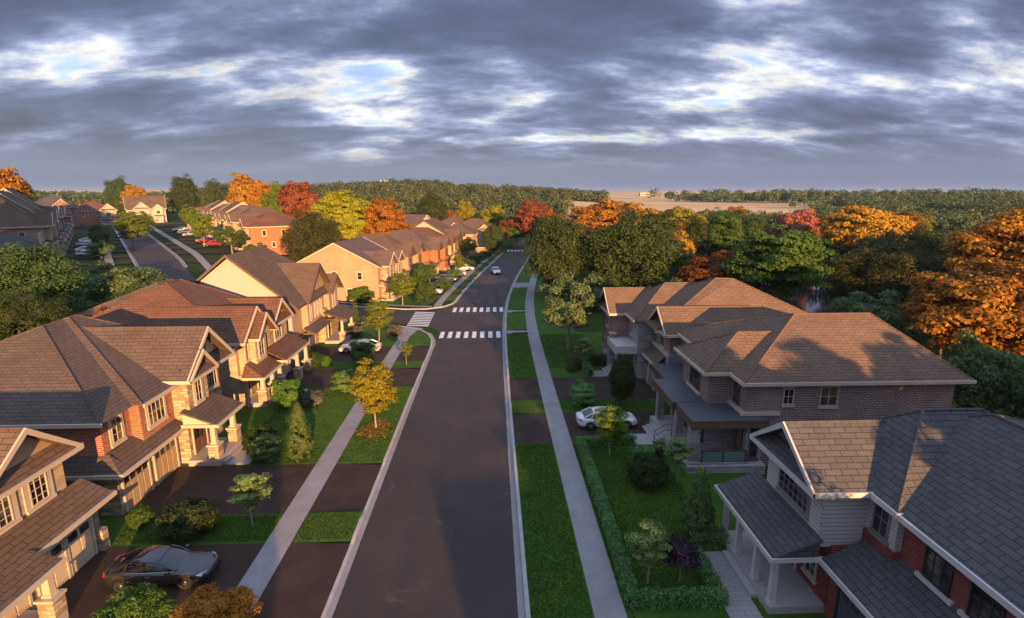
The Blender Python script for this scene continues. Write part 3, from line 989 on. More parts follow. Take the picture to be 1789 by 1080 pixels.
def gable(h, rm, ax, a0, a1, b0, b1, ze, zr, tm, wm=None, inset=0.7, ends=(1, 0), th=0.14, pent=True, name='roof', off=0.0, deco=None, bw=0.23):
    """gable roof; ridge along ax from a0 (front) to a1 (back), eaves at b0 and b1; ends says which ends show boards and a wall"""
    mid = (b0 + b1) / 2 + off
    P = (lambda a, b_, z: (a, b_, z)) if ax == 'x' else (lambda a, b_, z: (b_, a, z))
    mb = h.p(name, rm)
    for b_ in (b0, b1):
        mb.ext([P(a0, b_, ze), P(a1, b_, ze), P(a1, mid, zr), P(a0, mid, zr)], (0, 0, -th))
    mb.tube([P(a0, mid, zr), P(a1, mid, zr)], 0.07, 6)
    tr = h.p('gutter', tm)
    for b_, s_ in ((b0, -1), (b1, 1)):
        p, q = P(min(a0, a1), b_ + s_ * 0.004, ze - 0.2), P(max(a0, a1), b_ + s_ * 0.1, ze + 0.02)
        tr.box(min(p[0], q[0]), max(p[0], q[0]), min(p[1], q[1]), max(p[1], q[1]), p[2], q[2])
    for e, (aa, ab) in zip(ends, ((a0, a1), (a1, a0))):
        if not e:
            continue
        s_ = 1 if aa > ab else -1
        # barge boards along the rake
        a_ = aa + s_ * 0.003
        for b_, sb in ((b0, -1), (b1, 1)):
            h.p('barge_board', tm).ext([P(a_, b_ + sb * 0.1, ze + 0.03), P(a_, mid, zr + 0.05), P(a_, mid, zr - bw * 1.1), P(a_, b_ + sb * 0.1, ze - bw * 0.8)],
                   P(s_ * 0.09, 0, 0))
        if wm:
            wp = aa - s_ * inset
            sl0 = (zr - ze) / (mid - b0)
            m2 = h.p('gable_wall', wm)
            m2.ext([P(wp, b0 + 0.25, ze - 0.1), P(wp, b1 - 0.25, ze - 0.1), P(wp, b1 - 0.25, ze + 0.05), P(wp, mid, zr - th - 0.05), P(wp, b0 + 0.25, ze + 0.05)], P(-s_ * 0.18, 0, 0))
            if deco:
                dm = h.p('gable_trim', deco)
                wpp = wp + s_ * 0.004
                p, q = P(wpp, b0 + 0.5, ze + 0.5), P(wpp + s_ * 0.05, b1 - 0.5, ze + 0.6)
                dm.box(min(p[0], q[0]), max(p[0], q[0]), min(p[1], q[1]), max(p[1], q[1]), p[2], q[2])
                nb = 5
                for i in range(1, nb):
                    b_ = b0 + (b1 - b0) * i / nb
                    zt = min(ze + (b_ - b0) / (mid - b0) * (zr - ze), ze + (b1 - b_) / (b1 - mid) * (zr - ze)) - th - 0.2
                    p, q = P(wpp, b_ - 0.05, ze + 0.1), P(wpp + s_ * 0.04, b_ + 0.05, zt)
                    if zt > ze + 0.2:
                        dm.box(min(p[0], q[0]), max(p[0], q[0]), min(p[1], q[1]), max(p[1], q[1]), p[2], q[2])
            if pent:
                pm = h.p('pent_roof', rm)
                hh = min(0.55, (zr - ze) * 0.28)
                k = hh / sl0
                pm.ext([P(aa - s_ * 0.02, b0 + 0.05, ze + 0.01), P(aa - s_ * 0.02, b1 - 0.05, ze + 0.01), P(wp, b1 - k - 0.02, ze + hh), P(wp, b0 + k + 0.02, ze + hh)], (0, 0, -0.1))
                p, q = P(aa + s_ * 0.0, b0 - 0.1, ze - 0.2), P(aa + s_ * 0.1, b1 + 0.1, ze + 0.015)
                tr.box(min(p[0], q[0]), max(p[0], q[0]), min(p[1], q[1]), max(p[1], q[1]), p[2], q[2])


def shed(h, rm, ax, ao, ai, b0, b1, zo, zi, tm, th=0.13, hips=(0, 0), name='porch_roof'):
    """lean-to roof from the outer eave ao up to the wall ai; hips = how far each end slopes in"""
    P = (lambda a, b_, z: (a, b_, z)) if ax == 'x' else (lambda a, b_, z: (b_, a, z))
    mb = h.p(name, rm)
    mb.ext([P(ao, b0, zo), P(ao, b1, zo), P(ai, b1 - hips[1], zi), P(ai, b0 + hips[0], zi)], (0, 0, -th))
    for k, b_, bi in ((0, b0, b0 + hips[0]), (1, b1, b1 - hips[1])):
        if hips[k]:
            mb.ext([P(ao, b_, zo), P(ai, b_, zo), P(ai, bi, zi)], (0, 0, -th))
    s_ = 1 if ao > ai else -1
    tr = h.p('gutter', tm)
    p, q = P(ao + s_ * 0.004, b0 - 0.08, zo - 0.2), P(ao + s_ * 0.1, b1 + 0.08, zo + 0.02)
    tr.box(min(p[0], q[0]), max(p[0], q[0]), min(p[1], q[1]), max(p[1], q[1]), p[2], q[2])
    for b_, sb in ((b0, -1), (b1, 1)):
        p, q = P(ai, b_ + sb * 0.004, zo - 0.19), P(ao, b_ + sb * 0.08, zo + 0.015)
        tr.box(min(p[0], q[0]), max(p[0], q[0]), min(p[1], q[1]), max(p[1], q[1]), p[2], q[2])


def column(h, x, y, z0, z1, m, r=0.17, ped=None, ph=1.0, pr=0.36, square=True, capm=None):
    mb = MB()
    zb = z0
    if ped:
        pm = MB()
        pm.box(x - pr, x + pr, y - pr, y + pr, z0, z0 + ph)
        po = h.new('pedestal', ped, pm)
        cm = MB()
        cm.box(x - pr - .06, x + pr + .06, y - pr - .06, y + pr + .06, z0 + ph, z0 + ph + 0.12)
        h.new('cap', capm or m, cm, po)
        zb = z0 + ph + 0.12
    k = 4 if square else 14
    a = r * (1.414 if square else 1)
    if square:
        mb.solid([(x + sx * r * t, y + sy * r * t, z) for z, t in ((zb, 1.0), (z1, 0.82)) for sx, sy in ((-1, -1), (1, -1), (1, 1), (-1, 1))],
                 [(3, 2, 1, 0), (4, 5, 6, 7), (0, 1, 5, 4), (1, 2, 6, 5), (2, 3, 7, 6), (3, 0, 4, 7)])
    else:
        mb.tube([(x, y, zb), (x, y, z1)], [r, r * 0.82], k)
    mb.box(x - r * 1.25, x + r * 1.25, y - r * 1.25, y + r * 1.25, zb, zb + 0.12)
    mb.box(x - r * 1.15, x + r * 1.15, y - r * 1.15, y + r * 1.15, z1 - 0.12, z1 - 0.003)
    h.new('column', m, mb)


# ================================================================== the near houses, one by one
# ---- red brick and stone house, second on the left
h = House('detached_house', 'red brick and tan stone house with brown hip roof and two carriage garage doors', (-21.6, 36, 0))
B = h.p('wall', BR_RED)
B.box(-38.5, -22.3, 29.5, 42.6, 2.7, 5.85)
B.box(-22.4, -21.65, 32.0, 35.5, 3.0, 5.85)
B.box(-24, -21.25, 38.6, 40.9, 3.2, 6.1)
S = h.p('wall', ST_BLUE)
S.box(-38.45, -22.0, 29.35, 42.5, -0.3, 2.75)
S = h.p('wall', ST_TAN)
S.box(-30, -21.6, 29.2, 35.3, -0.3, 2.8)
S.box(-27, -20.9, 35.4, 38.6, -0.3, 6.12)
S.box(-27, -21.2, 38.6, 40.95, -0.3, 3.3)
S.box(-20.95, -20.55, 35.35, 37.9, 3.95, 6.15)
hip(h, SH_BROWN, -39, -21.7, 28.8, 43.4, 5.9, (-30.4, 36.8), (-30.4, 38.6), 9.55, CREAM, 'xyY')
hip(h, SH_BROWN, -39.2, -21.05, 31.5, 43.3, 5.92, (-30.2, 38.9), (-30.2, 39.6), 9.66, CREAM, 'X')
gable(h, SH_BROWN, 'x', -20.2, -29, 34.9, 41.4, 6.2, 9.05, CREAM, SD_CREAM, 0.75, deco=DARK_T)
gable(h, SH_BROWN, 'x', -19.95, -23.5, 34.82, 38.3, 6.2, 7.8, CREAM, SD_CREAM, 0.6, off=0.15)
shed(h, SH_BROWN, 'x', -20.85, -22.3, 28.6, 35.35, 2.92, 3.72, CREAM, hips=(1.0, 0), name='skirt_roof')
shed(h, SH_BROWN, 'y', 28.55, 29.5, -38.5, -20.9, 2.90, 3.66, CREAM, hips=(0, 1.1), name='skirt_roof')
shed(h, SH_BROWN, 'x', -18.55, -20.9, 34.75, 38.7, 3.12, 4.05, CREAM)
h.p('gable_wall', SD_CREAM).ext([(-20.85, 34.86, 3.0), (-18.7, 34.86, 3.0), (-20.85, 34.86, 3.85)], (0, 0.12, 0))
win(h, 'x', 1, -22.3, 30.75, 3.95, 0.95, 1.55, 2, 3, CREAM, surround=0.16)
win(h, 'x', 1, -21.65, 33.55, 3.95, 1.75, 1.6, 4, 2, CREAM, surround=0.16)
win(h, 'x', 1, -20.55, 36.6, 4.15, 0.85, 1.7, 2, 3, CREAM, surround=0.18)
win(h, 'x', 1, -21.25, 39.75, 4.0, 1.6, 1.7, 4, 2, CREAM, surround=0.12)
win(h, 'x', 1, -21.2, 39.8, 1.0, 1.3, 1.5, 3, 2, CREAM, surround=0.12)
garage(h, 'x', 1, -21.6, 30.75, 2.3, 2.2, GAR_TAN)
garage(h, 'x', 1, -21.6, 33.75, 2.3, 2.2, GAR_TAN)
wall_lamp(h, 'x', 1, -21.6, 32.25, 2.35)
wall_lamp(h, 'x', 1, -21.6, 35.1, 2.35)
door(h, 'x', 1, -20.9, 36.7, 1.6, 2.1, 0.45)
d = h.p('porch_deck', DECK)
d.box(-20.9, -18.75, 34.95, 38.6, -0.3, 0.42)
d.box(-18.75, -18.4, 35.2, 38.2, -0.3, 0.24)
d.box(-18.4, -16.9, 35.1, 37.2, -0.1, 0.05)
column(h, -19.2, 35.4, 0.42, 2.98, CREAM, 0.16, ST_TAN, 0.95, 0.34)
column(h, -19.2, 38.15, 0.42, 2.98, CREAM, 0.16, ST_TAN, 0.95, 0.34)
h.done()

# ---- cream house at the lower left corner
h = House('detached_house', 'cream house with brown shingle skirt roof cut off by the lower left corner', (-21, 20.5, 0))
S = h.p('wall', BR_CREAM)
S.box(-36, -21.45, 11, 25.6, 2.5, 5.85)
S = h.p('wall', ST_TAN)
S.box(-35.8, -20.75, 12, 26.35, -0.3, 2.9)
gable(h, SH_TAUPE, 'x', -20.75, -30, 20.3, 26.0, 6.0, 8.2, CREAM, STUCCO_TAN, 0.55)
gable(h, SH_TAUPE, 'x', -20.6, -30, 12.3, 18.0, 6.0, 8.2, CREAM, STUCCO_TAN, 0.55)
hip(h, SH_TAUPE, -37, -20.95, 10, 26.3, 5.94, (-29.2, 17.5), (-29.2, 18.4), 9.5, CREAM, 'xXyY')
shed(h, SH_TAUPE, 'x', -20.05, -21.45, 18.6, 26.75, 2.98, 3.95, CREAM, hips=(0, 0.25), name='skirt_roof')
shed(h, SH_TAUPE, 'x', -18.9, -20.8, 17, 21.7, 2.72, 3.35, CREAM)
win(h, 'x', 1, -21.45, 24.0, 4.1, 1.05, 1.5, 3, 4, CREAM, surround=0.3)
win(h, 'x', 1, -21.45, 22.0, 4.1, 1.05, 1.5, 3, 4, CREAM, surround=0.3)
win(h, 'x', 1, -21.45, 16.2, 4.1, 1.05, 1.5, 3, 4, CREAM, surround=0.3)
garage(h, 'x', 1, -20.75, 24.9, 1.55, 2.15, GAR_CREAM, style='panel')
garage(h, 'x', 1, -20.75, 23.1, 1.55, 2.15, GAR_CREAM, style='panel')
garage(h, 'x', 1, -20.75, 20.7, 1.9, 2.15, GAR_CREAM, style='panel')
wall_lamp(h, 'x', 1, -20.75, 24.0, 2.55)
wall_lamp(h, 'x', 1, -20.75, 22.0, 2.55)
h.p('wall', ST_TAN).box(-20.75, -20.4, 25.95, 26.35, -0.3, 1.2)
d = h.p('porch_deck', DECK)
d.box(-20.75, -18.9, 16.5, 21.4, -0.3, 0.4)
column(h, -19.25, 21.1, 0.4, 2.6, CREAM, 0.17, ST_TAN, 0.85, 0.34)
h.done()

# ---- rust roofed house, third on the left
h = House('detached_house', 'tan stone house with rust red shingles and two nested front gables', (-21.8, 51, 0))
S = h.p('wall', BR_CREAM)
S.box(-37.5, -22.0, 45.5, 56.6, -0.3, 5.9)
S.box(-23, -21.55, 46.0, 50.3, 2.7, 5.9)
S.box(-23, -20.95, 47.0, 49.3, 3.0, 6.0)
S = h.p('wall', ST_GOLD)
S.box(-23, -21.3, 50.6, 55.4, -0.3, 5.95)
S.box(-23, -21.5, 45.6, 50.6, -0.3, 2.8)
hip(h, SH_RED, -38.5, -21.4, 44.9, 57.2, 5.9, (-30, 50.6), (-30, 52.8), 10.15, CREAM, 'xXyY')
gable(h, SH_RED, 'x', -20.9, -30, 44.85, 51.0, 5.92, 8.45, CREAM, STUCCO_TAN, 0.6, pent=False)
gable(h, SH_RED, 'x', -20.2, -25, 46.2, 50.1, 5.94, 7.85, CREAM, BR_CREAM, 0.55, pent=False)
gable(h, SH_RED, 'x', -20.7, -30, 50.7, 55.7, 6.0, 8.15, CREAM, STUCCO_TAN, 0.6)
shed(h, SH_RED, 'x', -19.7, -21.6, 45.2, 49.6, 2.75, 3.75, CREAM, hips=(0.9, 0))
shed(h, SH_RED, 'x', -19.3, -21.3, 49.4, 55.8, 3.0, 4.0, CREAM, name='skirt_roof')
win(h, 'x', 1, -21.55, 46.5, 3.95, 0.6, 1.5, 1, 3, CREAM, surround=0.14)
win(h, 'x', 1, -20.95, 48.15, 3.9, 1.1, 1.6, 2, 3, CREAM, surround=0.14)
win(h, 'x', 1, -21.3, 53.0, 4.2, 1.7, 1.5, 3, 2, CREAM, surround=0.14)
win(h, 'x', 1, -21.5, 46.2, 0.9, 0.5, 1.5, 1, 3, CREAM, surround=0.12)
door(h, 'x', 1, -21.5, 48.5, 1.0, 2.1, 0.4, lights=1)
garage(h, 'x', 1, -21.3, 51.9, 2.2, 2.2, GAR_CREAM)
garage(h, 'x', 1, -21.3, 54.3, 2.0, 2.2, GAR_CREAM)
d = h.p('porch_deck', DECK)
d.box(-21.5, -19.8, 45.4, 49.8, -0.3, 0.4)
d.box(-19.8, -19.4, 47.2, 49.4, -0.3, 0.22)
d.box(-19.4, -17.6, 47.3, 49.6, -0.1, 0.05)
column(h, -20.1, 45.8, 0.4, 2.64, CREAM, 0.17, ST_TAN, 1.0, 0.36)
column(h, -20.0, 47.6, 0.4, 2.64, CREAM, 0.16, ST_TAN, 1.0, 0.34)
column(h, -20.0, 49.4, 0.4, 2.64, CREAM, 0.16, ST_TAN, 1.0, 0.34)
column(h, -19.6, 52.9, 0.0, 2.9, CREAM, 0.16, ST_TAN, 1.0, 0.34)
column(h, -19.6, 55.5, 0.0, 2.9, CREAM, 0.16, ST_TAN, 1.0, 0.34)
h.done()

# ---- big cream gable house at the corner of the side street
h = House('detached_house', 'tall house with a bare cream stucco end gable and steep brown front gables', (-21.5, 65, 0))
S = h.p('wall', STUCCO)
S.ext([(-34.6, 58.0, -0.3), (-21.7, 58.0, -0.3), (-21.7, 58.0, 6.55), (-27.8, 58.0, 11.55), (-34.6, 58.0, 6.2)], (0, 0.3, 0))
S.box(-42.5, -34.6, 58.6, 71.5, -0.3, 5.3)
S = h.p('wall', STUCCO_TAN)
S.box(-34.5, -21.75, 58.31, 71.8, 2.9, 6.3)
S.box(-22.5, -21.05, 61.3, 67.4, 2.7, 6.3)
S.box(-22.5, -20.45, 67.6, 71.4, 2.7, 6.1)
S = h.p('wall', ST_GOLD)
S.box(-34.4, -21.6, 58.32, 66.2, -0.3, 2.92)
S.box(-22.5, -20.7, 66.2, 71.7, -0.3, 4.2)
mb_ = h.p('roof', SH_TAUPE)
# main ridge runs along the street; near end is the open gable, far end hipped
for pts_ in ([(-20.9, 57.6, 6.25), (-20.9, 72.6, 6.25), (-27.8, 67.5, 11.9), (-27.8, 57.6, 11.9)],
             [(-35.4, 72.6, 5.75), (-35.4, 57.6, 5.75), (-27.8, 57.6, 11.92), (-27.8, 67.5, 11.92)],
             [(-20.9, 72.6, 6.25), (-35.4, 72.6, 5.75), (-27.8, 67.5, 11.9)]):
    mb_.slab(pts_, 0.16)
h.p('barge_board', BROWN_T).ext([(-20.85, 57.58, 6.3), (-27.8, 57.58, 11.98), (-27.8, 57.58, 11.66), (-20.85, 57.58, 6.0)], (0, -0.08, 0))
h.p('barge_board', BROWN_T).ext([(-35.5, 57.58, 5.72), (-27.8, 57.58, 11.98), (-27.8, 57.58, 11.66), (-35.5, 57.58, 5.42)], (0, -0.08, 0))
eaves(h.p('gutter', BROWN_T), -35.4, -20.9, 57.7, 72.5, 6.2, sides='X')
hip(h, SH_TAUPE, -44.5, -33.5, 58.2, 72.4, 5.5, (-39, 64), (-39, 66.5), 8.0, BROWN_T, 'xyY')
gable(h, SH_TAUPE, 'x', -20.55, -28, 60.7, 69.7, 6.3, 10.05, BROWN_T, STUCCO_TAN, 0.6, deco=BROWN_T, pent=True, bw=0.36)
gable(h, SH_TAUPE, 'x', -19.85, -24, 67.2, 71.9, 6.1, 8.1, BROWN_T, STUCCO_TAN, 0.5, pent=False, bw=0.34)
for c_ in (62.3, 63.9, 65.0, 66.1):
    win(h, 'x', 1, -21.05, c_, 3.95, 0.5, 1.6, 1, 2, BEIGE, surround=0.13)
win(h, 'x', 1, -20.45, 69.5, 3.7, 0.95, 2.1, 2, 3, BEIGE, surround=0.18)
shed(h, SH_TAUPE, 'x', -19.9, -21.1, 59.6, 66.4, 2.95, 3.4, BROWN_T, name='skirt_roof')
shed(h, SH_TAUPE, 'x', -17.9, -20.7, 65.6, 71.0, 3.1, 3.9, BROWN_T)
garage(h, 'x', 1, -21.6, 60.7, 2.1, 2.2, GAR_DARK, BEIGE)
garage(h, 'x', 1, -21.6, 63.6, 2.1, 2.2, GAR_DARK, BEIGE)
door(h, 'x', 1, -20.7, 67.6, 1.0, 2.15, 0.4, lights=1)
d = h.p('porch_deck', DECK)
d.box(-20.7, -18.2, 65.5, 70.9, -0.3, 0.38)
d.box(-18.2, -16.3, 64.6, 67.2, -0.1, 0.05)
column(h, -18.6, 66.0, 0.38, 2.98, BEIGE, 0.15, ST_TAN, 0.9, 0.34)
column(h, -18.6, 70.4, 0.38, 2.98, BEIGE, 0.15, ST_TAN, 0.9, 0.34)
h.done()

# ---- white sided house at the lower right
h = House('detached_house', 'grey roofed house with white siding, white porch columns and red brick garage', (14.2, 20, 0))
S = h.p('wall', SD_WHITE)
S.box(14.15, 20, 20.6, 25.2, 3.2, 6.12)
S.box(16.2, 20, 18.9, 20.7, 4.15, 6.05)
S = h.p('wall', BR_DRED)
S.box(14.75, 22, 20.45, 25.4, -0.3, 3.3)
S.box(16.1, 20, 18.82, 20.75, 2.6, 4.15)
S.box(16.5, 29.5, 13.6, 25.7, 2.6, 6.0)
S.box(14.7, 29.3, 9.5, 20.3, -0.3, 2.8)
S.box(16.42, 16.52, 13.55, 14.3, 3.2, 6.0)
hip(h, SH_SLATE, 15.85, 30, 13.1, 26.2, 6.1, (21.6, 18.0), (21.6, 21.3), 9.0, WHITE, 'xXyY')
hip(h, SH_SLATE, 15.8, 26, 18.55, 25.5, 6.14, (19.1, 22.0), (21.8, 22.0), 8.95, WHITE, 'xy')
gable(h, SH_SLATE, 'x', 13.35, 19.2, 20.05, 25.55, 6.16, 8.1, WHITE, SD_SLATE, 0.75)
shed(h, SH_SLATE, 'x', 12.0, 14.15, 20.25, 26.2, 2.95, 3.8, WHITE)
h.p('gable_wall', SH_SLATE).ext([(14.1, 20.33, 2.85), (12.3, 20.33, 2.85), (14.1, 20.33, 3.65)], (0, 0.1, 0))
shed(h, SH_SLATE, 'x', 14.15, 16.55, 8.5, 20.28, 2.9, 3.95, WHITE, name='skirt_roof')
win(h, 'x', -1, 14.15, 22.75, 4.15, 2.5, 1.55, 6, 4, GAR_GREY, surround=0.08)
win(h, 'x', -1, 16.2, 19.75, 4.35, 0.95, 1.5, 2, 2, GAR_GREY)
win(h, 'x', -1, 16.5, 17.1, 4.05, 1.25, 1.6, 3, 4, DARK_T, sill=False)
win(h, 'x', -1, 16.5, 15.1, 4.05, 1.25, 1.6, 3, 4, DARK_T, sill=False)
for c_ in (17.1, 15.1):
    h.p('window_ledge', WHITE).box(16.36, 16.52, c_ - 0.85, c_ + 0.85, 3.86, 4.03)
garage(h, 'x', -1, 14.7, 17.9, 3.2, 2.2, GAR_DARK, DARK_T, style='panel')
wall_lamp(h, 'x', -1, 14.7, 19.75, 2.4)
door(h, 'x', -1, 14.75, 23.4, 1.05, 2.1, 0.38, DOOR_D, WHITE, 1)
win(h, 'x', -1, 14.75, 21.7, 1.0, 0.9, 1.4, 2, 3, WHITE)
d = h.p('porch_deck', DECK)
d.box(12.2, 14.75, 20.4, 26.0, -0.3, 0.36)
d.box(11.85, 12.2, 21.4, 24.6, -0.3, 0.18)
h.p('path', PAVER).box(10.4, 11.85, 20.0, 24.7, -0.1, 0.05)
for y_ in (20.75, 22.3, 24.2, 25.75):
    column(h, 12.45, y_, 0.36, 2.82, WHITE, 0.14)
h.done()

# ---- plum brick house with flat porch roofs, second on the right
h = House('detached_house', 'plum brick house with broad hip roof, flat dark porch roofs and glass railing', (15, 38, 0))
S = h.p('wall', BR_PLUM)
S.box(17.0, 31.4, 33.9, 47.5, -0.3, 6.0)
S.box(15.3, 20, 36.1, 41.2, 3.2, 6.0)
S = h.p('wall', ST_GREY)
S.box(15.0, 17.6, 35.3, 42.6, -0.3, 3.2)
S.box(17.05, 18.15, 33.45, 35, 0.0, 3.12)
S.box(13.2, 13.85, 33.3, 33.95, 0, 3.12)
S.box(13.2, 13.7, 36.2, 36.75, 0, 3.12)
S.box(13.2, 13.7, 40.5, 41.1, 0, 3.12)
S.box(12.9, 18.2, 32.7, 36.3, -0.3, 0.5)
S.box(13.05, 17.0, 32.95, 33.2, 0.5, 0.62)
hip(h, SH_GREY, 16.5, 32.1, 33.3, 48, 6.1, (23.0, 39.6), (28.9, 39.6), 9.3, BEIGE, 'xXyY')
hip(h, SH_GREY, 14.7, 26, 35.4, 41.7, 6.12, (18.2, 38.5), (22.4, 38.5), 8.2, BEIGE, 'xyY')
tr = h.p('frieze', BEIGE)
tr.box(16.86, 19.2, 33.78, 33.9, 5.72, 5.98)
h.p('frieze', BEIGE).box(15.18, 15.3, 36.0, 41.3, 5.72, 5.98)
f_ = h.p('flat_roof', FLAT)
f_.box(13.25, 18.25, 33.15, 36.35, 3.3, 3.58)
h.p('flat_roof', FLAT).box(13.0, 15.35, 36.4, 41.3, 3.33, 3.62)
h.p('flat_roof', FLAT).box(14.2, 17.0, 41.35, 45.9, 3.1, 3.38)
f_ = h.p('fascia', WOOD)
f_.box(13.12, 18.3, 33.03, 33.14, 3.05, 3.6)
h.p('fascia', WOOD).box(13.13, 13.24, 33.14, 36.35, 3.05, 3.6)
h.p('fascia', WOOD).box(12.88, 12.99, 36.35, 41.3, 3.08, 3.64)
h.p('fascia', WOOD).box(14.08, 14.19, 41.35, 45.9, 2.85, 3.4)
h.p('ledge', BEIGE).box(16.7, 19.4, 33.72, 33.9, 3.62, 3.86)
h.p('ledge', BEIGE).box(16.78, 17.0, 33.9, 36.1, 3.62, 3.86)
win(h, 'x', -1, 15.3, 38.6, 4.0, 2.0, 1.55, 2, 1, BROWN_T, surround=0.0)
h.p('ledge', BEIGE).box(15.12, 15.3, 37.3, 39.9, 3.70, 3.96)
win(h, 'x', -1, 17.0, 35.2, 3.95, 0.9, 1.7, 2, 4, BROWN_T, sill=False)
win(h, 'y', -1, 33.9, 19.9, 4.35, 0.75, 1.15, 2, 2, BEIGE)
win(h, 'y', -1, 33.9, 22.7, 4.2, 1.25, 1.4, 2, 2, BEIGE)
h.p('lintel', BEIGE).box(19.4, 20.4, 33.84, 33.9, 5.55, 5.8)
h.p('lintel', BEIGE).box(21.95, 23.45, 33.84, 33.9, 5.63, 5.88)
win(h, 'y', -1, 33.45, 17.6, 0.7, 0.62, 2.2, 1, 4, BROWN_T)
win(h, 'x', -1, 17.05, 34.35, 0.9, 0.9, 1.9, 1, 1, BROWN_T)
win(h, 'x', -1, 15.0, 36.0, 0.8, 1.0, 2.1, 2, 1, DARK_T, sill=False)
door(h, 'x', -1, 15.0, 38.5, 1.1, 2.15, 0.5, DOOR_D, DARK_T, 1)
d = h.p('porch_deck', DECK)
d.box(12.8, 15.0, 36.3, 41.2, -0.3, 0.5)
for i in range(3):
    d.box(12.8 - 0.3 * (i + 1), 12.8 - 0.3 * i, 37.4, 40.2, -0.3, 0.36 - 0.13 * i)
d.box(10.4, 11.9, 37.0, 38.8, -0.1, 0.05)
rl = h.p('railing', BROWN_T)
for x_ in (13.95, 15.4, 16.95):
    rl.box(x_ - 0.05, x_ + 0.05, 33.0, 33.1, 0.62, 1.5)
rl.box(13.9, 17.0, 32.99, 33.11, 1.45, 1.52)
rg = h.p('railing_panel', RAILGLASS)
rg.box(14.02, 15.33, 33.03, 33.06, 0.68, 1.42)
h.p('railing_panel', RAILGLASS).box(15.47, 16.88, 33.03, 33.06, 0.68, 1.42)
for y_ in (37.3, 40.3):
    rl = h.p('handrail', LAMP)
    rl.tube([(12.0, y_, 0.05), (12.0, y_, 0.95), (12.8, y_, 1.45), (13.3, y_, 1.45), (13.3, y_, 0.5)], 0.03, 6)
    rl.tube([(12.0, y_, 0.55), (12.8, y_, 1.0), (13.3, y_, 1.0)], 0.02, 6)
garage(h, 'x', -1, 15.0, 42.2 - 0.9, 0.9, 2.2, GAR_DARK, DARK_T)
S = h.p('wall', ST_GREY)
S.box(15.6, 17.2, 42.6, 46.2, -0.3, 3.1)
garage(h, 'x', -1, 15.6, 44.3, 2.6, 2.2, GAR_DARK, DARK_T)
h.done()

# ---- pink brick house, third on the right
h = House('detached_house', 'pink brick house with two small front gables and white boxed porch canopy', (14, 53, 0))
S = h.p('wall', BR_PINK)
S.box(12.7, 20, 55.3, 60.3, 1.4, 5.9)
S.box(16.0, 22, 46.7, 51.0, 4.05, 5.9)
S.box(17.5, 31.5, 47.9, 60.2, -0.3, 5.95)
S = h.p('wall', ST_GREY)
S.box(12.6, 20, 55.2, 60.35, -0.3, 1.5)
S.box(14.4, 20, 51.5, 55.4, -0.3, 5.9)
S.box(15.9, 22, 46.6, 51.1, -0.3, 4.05)
S.box(15.2, 18, 47.9, 52.0, -0.3, 2.8)
hip(h, SH_GREY, 14.9, 32.2, 47.6, 60.9, 5.98, (22.4, 53.2), (24.0, 52.8), 9.9, BEIGE, 'y')
hip(h, SH_GREY, 13.9, 26, 51.3, 60.2, 6.0, (18.1, 55.8), (22.5, 55.8), 9.0, BEIGE, 'x')
gable(h, SH_GREY, 'x', 12.15, 20, 54.9, 60.8, 5.95, 8.15, BEIGE, BR_PINK, 0.6)
gable(h, SH_GREY, 'x', 15.3, 25, 46.0, 51.6, 5.96, 7.95, BEIGE, BR_PINK, 0.6)
win(h, 'x', -1, 12.7, 57.8, 3.95, 1.3, 1.5, 2, 1, BEIGE)
win(h, 'x', -1, 14.4, 54.3, 3.95, 0.8, 1.5, 2, 1, BEIGE)
win(h, 'x', -1, 16.0, 48.9, 4.15, 1.4, 1.35, 3, 1, BEIGE)
win(h, 'x', -1, 12.6, 57.8, 1.1, 1.2, 1.6, 2, 1, BEIGE)
h.p('ledge', BEIGE).box(15.75, 15.9, 46.5, 51.2, 3.72, 4.05)
c_ = h.p('porch_canopy', WHITE)
c_.box(12.2, 14.4, 51.6, 55.4, 2.55, 3.35)
h.p('wall', ST_GREY).box(12.35, 12.95, 54.8, 55.4, 0, 3.75)
h.p('wall', ST_GREY).box(12.35, 12.9, 51.7, 52.25, 0, 2.55)
h.p('ledge', BEIGE).box(12.28, 13.02, 54.73, 55.47, 3.75, 3.88)
sh = h.p('porch_roof', METAL_ROOF)
sh.ext([(14.95, 47.4, 2.75), (14.95, 51.6, 2.75), (16.0, 51.6, 3.75), (16.0, 47.4, 3.75)], (0, 0, -0.1))
eaves(h.p('porch_gutter', BEIGE), 14.95, 16.0, 47.4, 51.6, 2.72, sides='x')
garage(h, 'x', -1, 15.2, 49.0, 1.75, 2.2, GAR_GREY, BEIGE)
garage(h, 'x', -1, 15.2, 50.95, 1.45, 2.2, GAR_GREY, BEIGE)
wall_lamp(h, 'x', -1, 15.2, 50.05, 2.35)
door(h, 'x', -1, 14.4, 53.2, 1.0, 2.1, 0.42, DOOR_D, BEIGE, 1)
d = h.p('porch_deck', DECK)
d.box(12.2, 14.4, 51.6, 55.3, -0.3, 0.42)
d.box(11.85, 12.2, 52.3, 54.6, -0.3, 0.27)
d.box(11.5, 11.85, 52.3, 54.6, -0.3, 0.13)
h.p('path', PAVER).box(9.9, 11.5, 52.2, 54.0, -0.1, 0.05)
h.done()

